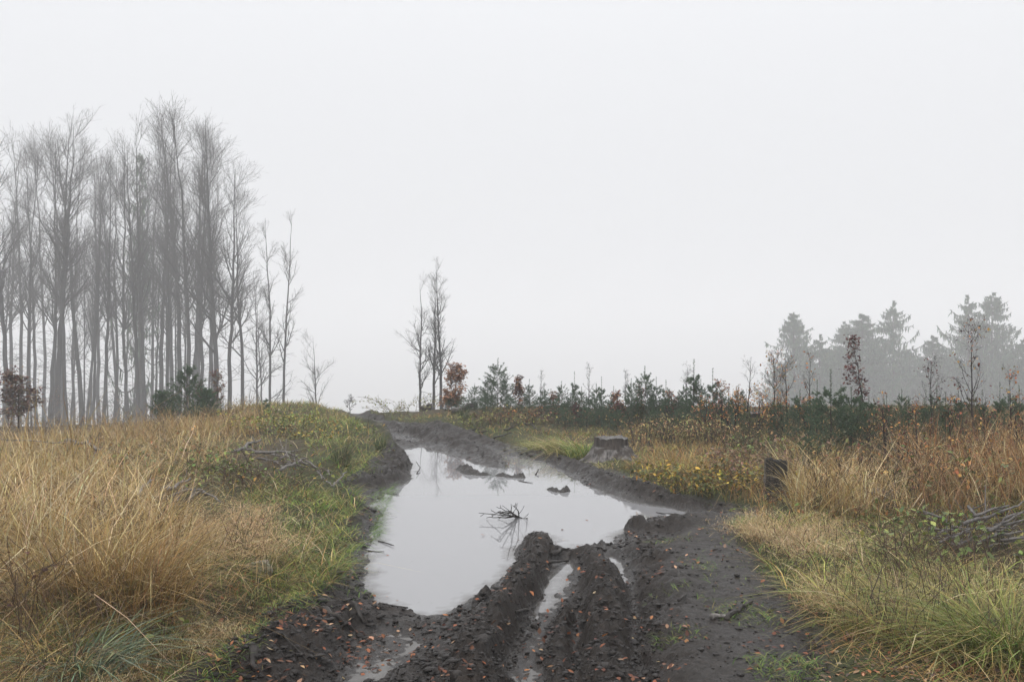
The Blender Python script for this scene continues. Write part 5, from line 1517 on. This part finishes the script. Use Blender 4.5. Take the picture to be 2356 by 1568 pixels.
grass_stuff('green_grass', [
    layer(L_EDGE, 14000, .10, .0030, GREEN + GREEN + OLIVE + YGREEN + TAN + DARKSTRAW, lean=(.1, .8), curl=(.3, 1.3), noise=.5, clump=1.6, edge=.10),
    layer(L_EDGE, 3500, .15, .0030, GREEN + YGREEN, lean=(.1, .8), curl=(.5, 1.4), clump=3.3, edge=.16),
    layer(L_MID, 9000, .16, .0028, OLIVE + GREEN + YGREEN, lean=(.1, .8), curl=(.4, 1.4), clump=1.9, noise=.4),
    layer(L_TALL, 6500, .30, .0032, OLIVE + OLIVE + GREEN, lean=(.1, .7), curl=(.4, 1.2), clump=1.5),
    layer(L_LOW, 6000, .13, .0028, OLIVE + GREEN + GREEN, lean=(.2, 1.0), curl=(.5, 1.4), clump=2.1),
    layer(R_MID, 8000, .27, .0036, YGREEN + OLIVE + GREEN + GREEN + DARKSTRAW, lean=(.0, .7), curl=(.7, 1.6), tips=YGREEN + TAN, noise=.5),
    layer(R_MID, 1300, .30, .0070, YGREEN + GREEN + GREEN + PALE, lean=(0, .6), curl=(.7, 1.7), tips=PALE + PALE + YGREEN),
    layer([(540, 924), (790, 924), (860, 985), (540, 970)], 2600, .13, .003, OLIVE + GREEN + YGREEN, lean=(0, .7), curl=(.2, 1.1), edge=.05),
    layer(R_TALL, 5000, .34, .0034, OLIVE + YGREEN, lean=(.1, .7), curl=(.4, 1.2), clump=1.5),
    layer(R_HERB, 2600, .20, .003, OLIVE + YGREEN, lean=(.1, .7), curl=(.4, 1.2), clump=1.5),
    layer(R_FAR, 7000, .13, .0030, OLIVE + YGREEN, lean=(.1, .8), curl=(.4, 1.3), clump=1.3, edge=.05),
    layer(R_LOW, 5200, .045, .0025, GREEN + OLIVE, lean=(.2, 1.0), curl=(.5, 1.4), clump=4.0, edge=.12),
    layer(R_VERGE, 4200, .08, .003, GREEN + OLIVE, lean=(.2, 1.0), curl=(.5, 1.4), edge=.12),
])

# moss and sprouts creeping onto the mud
MUD_ALL = [(480, 1568), (760, 1300), (850, 1100), (900, 1030), (800, 964), (870, 964), (1200, 1030), (1560, 1135), (1740, 1180), (1740, 1290), (1900, 1500), (1900, 1640), (420, 1640)]
x, y, z, u, v, k, ds, sr = scatter(MUD_ALL, 60000, .06, mud=True, edge=.02)
edge_w = np.exp(-sr / .10) * .55
patch = sstep(.62, .78, vnoise(x * 2.4, y * 2.4, 131)) * ((u > 1480) | (u < 880)) * .5
m = (ds < -.01) & (rng.random(len(x)) < np.clip(edge_w * (.3 + vnoise(x * 4, y * 4, 133)) + patch, 0, 1)) & (z > .012)
x, y, z = x[m], y[m], z[m]; n = len(x)
mo = blades_geo(np.stack([x, y, z - .006], -1), rng.uniform(.012, .055, n), .003 + .0003 * y, rng.uniform(0, 6.28, n), rng.uniform(.2, 1.2, n), rng.uniform(.3, 1.2, n), pal(GREEN + OLIVE, n), 2)
# green blades standing in the water along the left shore
x, y, z, u, v, k, ds, sr = scatter([(840, 1120), (900, 1090), (905, 1130), (880, 1180), (872, 1230), (850, 1250), (835, 1240), (850, 1180)], 900, 0.0, mud=True, edge=-.2)
n = len(x)
sh = blades_geo(np.stack([x, y, np.full(n, -.01)], -1), rng.uniform(.03, .10, n), .004, rng.uniform(-.8, .8, n), rng.uniform(.3, 1.4, n), rng.uniform(.4, 1.3, n), pal(GREEN, n), 3)
grass_stuff('moss', [mo, sh])


# fallen leaves: the ones that show, then the litter
def flat_leaf(n, size, cols):
    pos = np.zeros((n, 3))
    return leaves_geo(pos, size, pal(cols, n), droop=0.0, up=.85, narrow=.62)


LEAFC = [(.20, .07, .03), (.15, .055, .028), (.26, .11, .045), (.11, .045, .025), (.34, .20, .12)]
leaf_me = []
for c in ([(.42, .16, .035)], [(.24, .08, .03)], [(.42, .29, .18)], [(.18, .06, .03)]):
    q = 1
    th = 0
    vv, ff, cc = leaves_geo(np.zeros((1, 3)), .05, pal(c, 1, .05), droop=0.05, up=1.0, narrow=.6)
    vv[:, 2] = np.abs(vv[:, 2]) * .35 + .004
    leaf_me.append(mesh_np('fallen_leaf', vv, ff, M_DEADLEAF, False, cc))


def c5(x, y):
    return ((1000 + x / 1.4725) / 1.63, (1800 + y / 1.4725) / 1.63)


ONE = [(c5(1800, 765), 0, 'bright orange leaf on the near ridge'), (c5(1852, 880), 0, 'orange leaf low on the near ridge'), (c5(1480, 860), 2, 'pale yellow leaf in the wet rut'), (c5(940, 1068), 2, 'tan leaf at the bottom of the track'),
       (c5(1452, 1048), 0, 'orange leaf at the bottom of the wet rut'), (c5(428, 805), 2, 'pale upright leaf beside the long stick'), (c5(345, 800), 2, None), (c5(1718, 500), 0, 'orange leaf in the small right rut puddle'), (c5(1655, 556), 1, None),
       (c5(1998, 1090), 0, 'large orange leaf at the bottom right of the mud'), (c5(2020, 886), 2, 'pale whitish leaf on the right mud'), (c5(1872, 580), 1, 'dark orange leaf on top of the near ridge'), (c5(2150, 1010), 2, None), (c5(2230, 485), 1, None), (c5(1640, 272), 1, 'russet leaf afloat before the right mud'),
       (c5(1072, 302), 1, 'russet leaf afloat in mid puddle'), (c5(1205, 306), 1, 'smaller russet leaf afloat in mid puddle'), (c5(678, 412), 1, 'orange leaf afloat near the left shore'), (c5(1594, 350), 1, 'brown leaf at the tip of the ridge'), (c5(1775, 221), 1, 'tiny red leaf afloat at the right of the puddle'),
       (c5(545, 515), 2, None), (c5(390, 425), 1, None), (c5(500, 328), 2, None), (c5(455, 745), 2, None), (c5(290, 850), 2, None), (c5(235, 900), 1, None), (c5(360, 850), 2, None), (c5(355, 1005), 1, None), (c5(435, 960), 1, None), (c5(610, 1030), 1, None),
       (c5(520, 1070), 1, None), (c5(660, 1000), 1, None), (c5(960, 890), 1, None), (c5(1150, 660), 1, None), (c5(1745, 735), 1, None), (c5(1800, 630), 2, None), (c5(1970, 770), 1, None), (c5(2030, 770), 2, None), (c5(2170, 685), 1, None), (c5(2130, 580), 1, None),
       (c5(1990, 475), 2, None), (c5(2055, 400), 1, None), (c5(1950, 495), 2, None), (c5(2330, 480), 1, None), (c5(1185, 1000), 1, None), (c5(915, 1022), 2, None), (c5(40, 935), 2, None), (c5(1660, 855), 1, None)]
for (uv, kd, lab) in ONE:
    zz = 0.05
    for _ in range(6):
        x, y, _q = P(uv[0], uv[1], zz); zz = .5 * zz + .5 * max(0.0, TZ(x, y))
    o = link_mesh('fallen_leaf', leaf_me[kd])
    o.location = (x, y, max(0.002, TZ(x, y) + .004)); o.rotation_euler = (rng.normal(0, .3), rng.normal(0, .3), rng.uniform(0, 6.28))
    s = rng.uniform(.5, .88); o.scale = (s, s, s)
    tag(o, lab or 'small brown beech leaf lying on the dark mud', 'leaf', 'fallen leaves on the track')

x, y, z, u, v, k, ds, sr = scatter(MUD_ALL, 7500, .06, mud=True, edge=-.15)
dens = .08 + 1.5 * vnoise(x * 3.2, y * 3.2, 141) ** 3
left_f = ((u < 900) & (v > 1380)) * .6
m = (ds < .0) & (rng.random(len(x)) < np.clip(dens * .6 + left_f * dens * 1.6, 0, 1)) & ~((u > 1640) & (rng.random(len(x)) < .5))
x, y, z = x[m], y[m], z[m]; n = len(x)
v1, f1, c1 = leaves_geo(np.stack([x, y, z + .006], -1), rng.uniform(.016, .038, n) + .001 * y, pal(LEAFC + [(.11, .045, .028), (.08, .035, .022)], n, .3), droop=0.0, up=.9, narrow=.6)
LIT = [(1760, 1290), (1950, 1380), (2200, 1450), (2760, 1500), (2760, 1720), (1850, 1720), (1880, 1450)]
x, y, z, *_ = scatter(LIT, 2000, .08, edge=.3); n = len(x)
v2, f2, c2 = leaves_geo(np.stack([x, y, z + .008], -1), rng.uniform(.018, .042, n), pal(LEAFC + [(.20, .14, .10), (.14, .10, .075), (.10, .07, .05), (.08, .05, .04)], n, .3), droop=0.0, up=.9, narrow=.6)
x, y, z, u, v, k, ds, sr = scatter(MUD_ALL, 900, .0, mud=True, edge=.05)
m = (ds > .04) & (z < -.02) & (rng.random(len(x)) < .08 + .6 * np.exp(-ds / .15)); x, y = x[m], y[m]; n = len(x)
v4, f4, c4 = leaves_geo(np.stack([x, y, np.full(n, .003)], -1), rng.uniform(.008, .022, n), pal(LEAFC + [(.05, .035, .025), (.03, .025, .02)], n, .3), droop=0.0, up=1.0, narrow=.5)
v4[:, 2] = .002 + .15 * np.abs(v4[:, 2] - .003)
x, y, z, *_ = scatter(L_LOW + [], 900, .2); n = len(x)
v3, f3, c3 = leaves_geo(np.stack([x, y, z + .02], -1), rng.uniform(.025, .05, n), pal(LEAFC + [(.12, .07, .05)], n, .3), droop=0.0, up=.9, narrow=.6)
v, f, c = merge([(v1, f1, c1), (v2, f2, c2), (v3, f3, c3), (v4, f4, c4)])
tag(link_mesh('fallen_leaves', mesh_np('fallen_leaves', v, f, M_DEADLEAF, False, c)), kind='stuff')

# loose crumbs of mud and small stones
x, y, z, u, v, k, ds, sr = scatter(MUD_ALL, 15000, .06, mud=True, edge=.0)
pd, _ = seg_dist(x, y, PATH, False)
m = (ds < -.02) & (z > .012) & (rng.random(len(x)) < np.where(pd < .38, .12, .9))
x, y, z = x[m], y[m], z[m]; n = len(x)
sz = rng.gamma(1.6, .0030, n) + .0022 + .0004 * y
octv = np.array([(1, 0, 0), (0, 1, 0), (-1, 0, 0), (0, -1, 0), (0, 0, .8), (0, 0, -.6), (.7, .7, .4), (-.7, .7, .4), (-.7, -.7, .4), (.7, -.7, .4)])
octf = np.array([(0, 6, 9), (0, 1, 6), (1, 7, 6), (1, 2, 7), (2, 8, 7), (2, 3, 8), (3, 9, 8), (3, 0, 9), (4, 9, 6), (4, 6, 7), (4, 7, 8), (4, 8, 9), (5, 1, 0), (5, 2, 1), (5, 3, 2), (5, 0, 3)])
vv = octv[None] * sz[:, None, None] * rng.uniform(.5, 1.45, (n, 10, 1)) * np.stack([rng.uniform(.7, 1.5, n), rng.uniform(.7, 1.5, n), rng.uniform(.5, 1, n)], -1)[:, None, :]
ca, sa = np.cos(rng.uniform(0, 6.28, n))[:, None], np.sin(rng.uniform(0, 6.28, n))[:, None]
rx = vv[..., 0] * ca - vv[..., 1] * sa; ry = vv[..., 0] * sa + vv[..., 1] * ca
vv = np.stack([rx + x[:, None], ry + y[:, None], vv[..., 2] + z[:, None] + sz[:, None] * .15], -1)
ff = (np.arange(n)[:, None, None] * 10 + octf[None]).reshape(-1, 3)
M_CRUMB = bark_mat('mud_crumb', (0.010, 0.0085, 0.0075), (0.034, 0.028, 0.025), 40.0, rough=.5, stretch=1.0)
tag(link_mesh('mud_crumbs', mesh_np('mud_crumbs', vv.reshape(-1, 3), ff, M_CRUMB, False)), kind='stuff')

# ================================================================== haze
hz_m, t, out = new_mat('haze')
pv = N(t, 'ShaderNodeVolumePrincipled')
pv.inputs['Color'].default_value = (0.985, 0.99, 1.0, 1)
pv.inputs['Density'].default_value = 0.0036
pv.inputs['Anisotropy'].default_value = 0.0
t.links.new(pv.outputs[0], out.inputs['Volume'])
hv = np.array([(x, y, z) for z in (-135.0, 32.0) for y in (-460.0, 2700.0) for x in (-1700.0, 1700.0)])
hf = np.array([(0, 2, 3, 1), (4, 5, 7, 6), (0, 1, 5, 4), (2, 6, 7, 3), (0, 4, 6, 2), (1, 3, 7, 5)])
tag(link_mesh('haze', mesh_np('haze', hv, hf, hz_m)), kind='stuff')
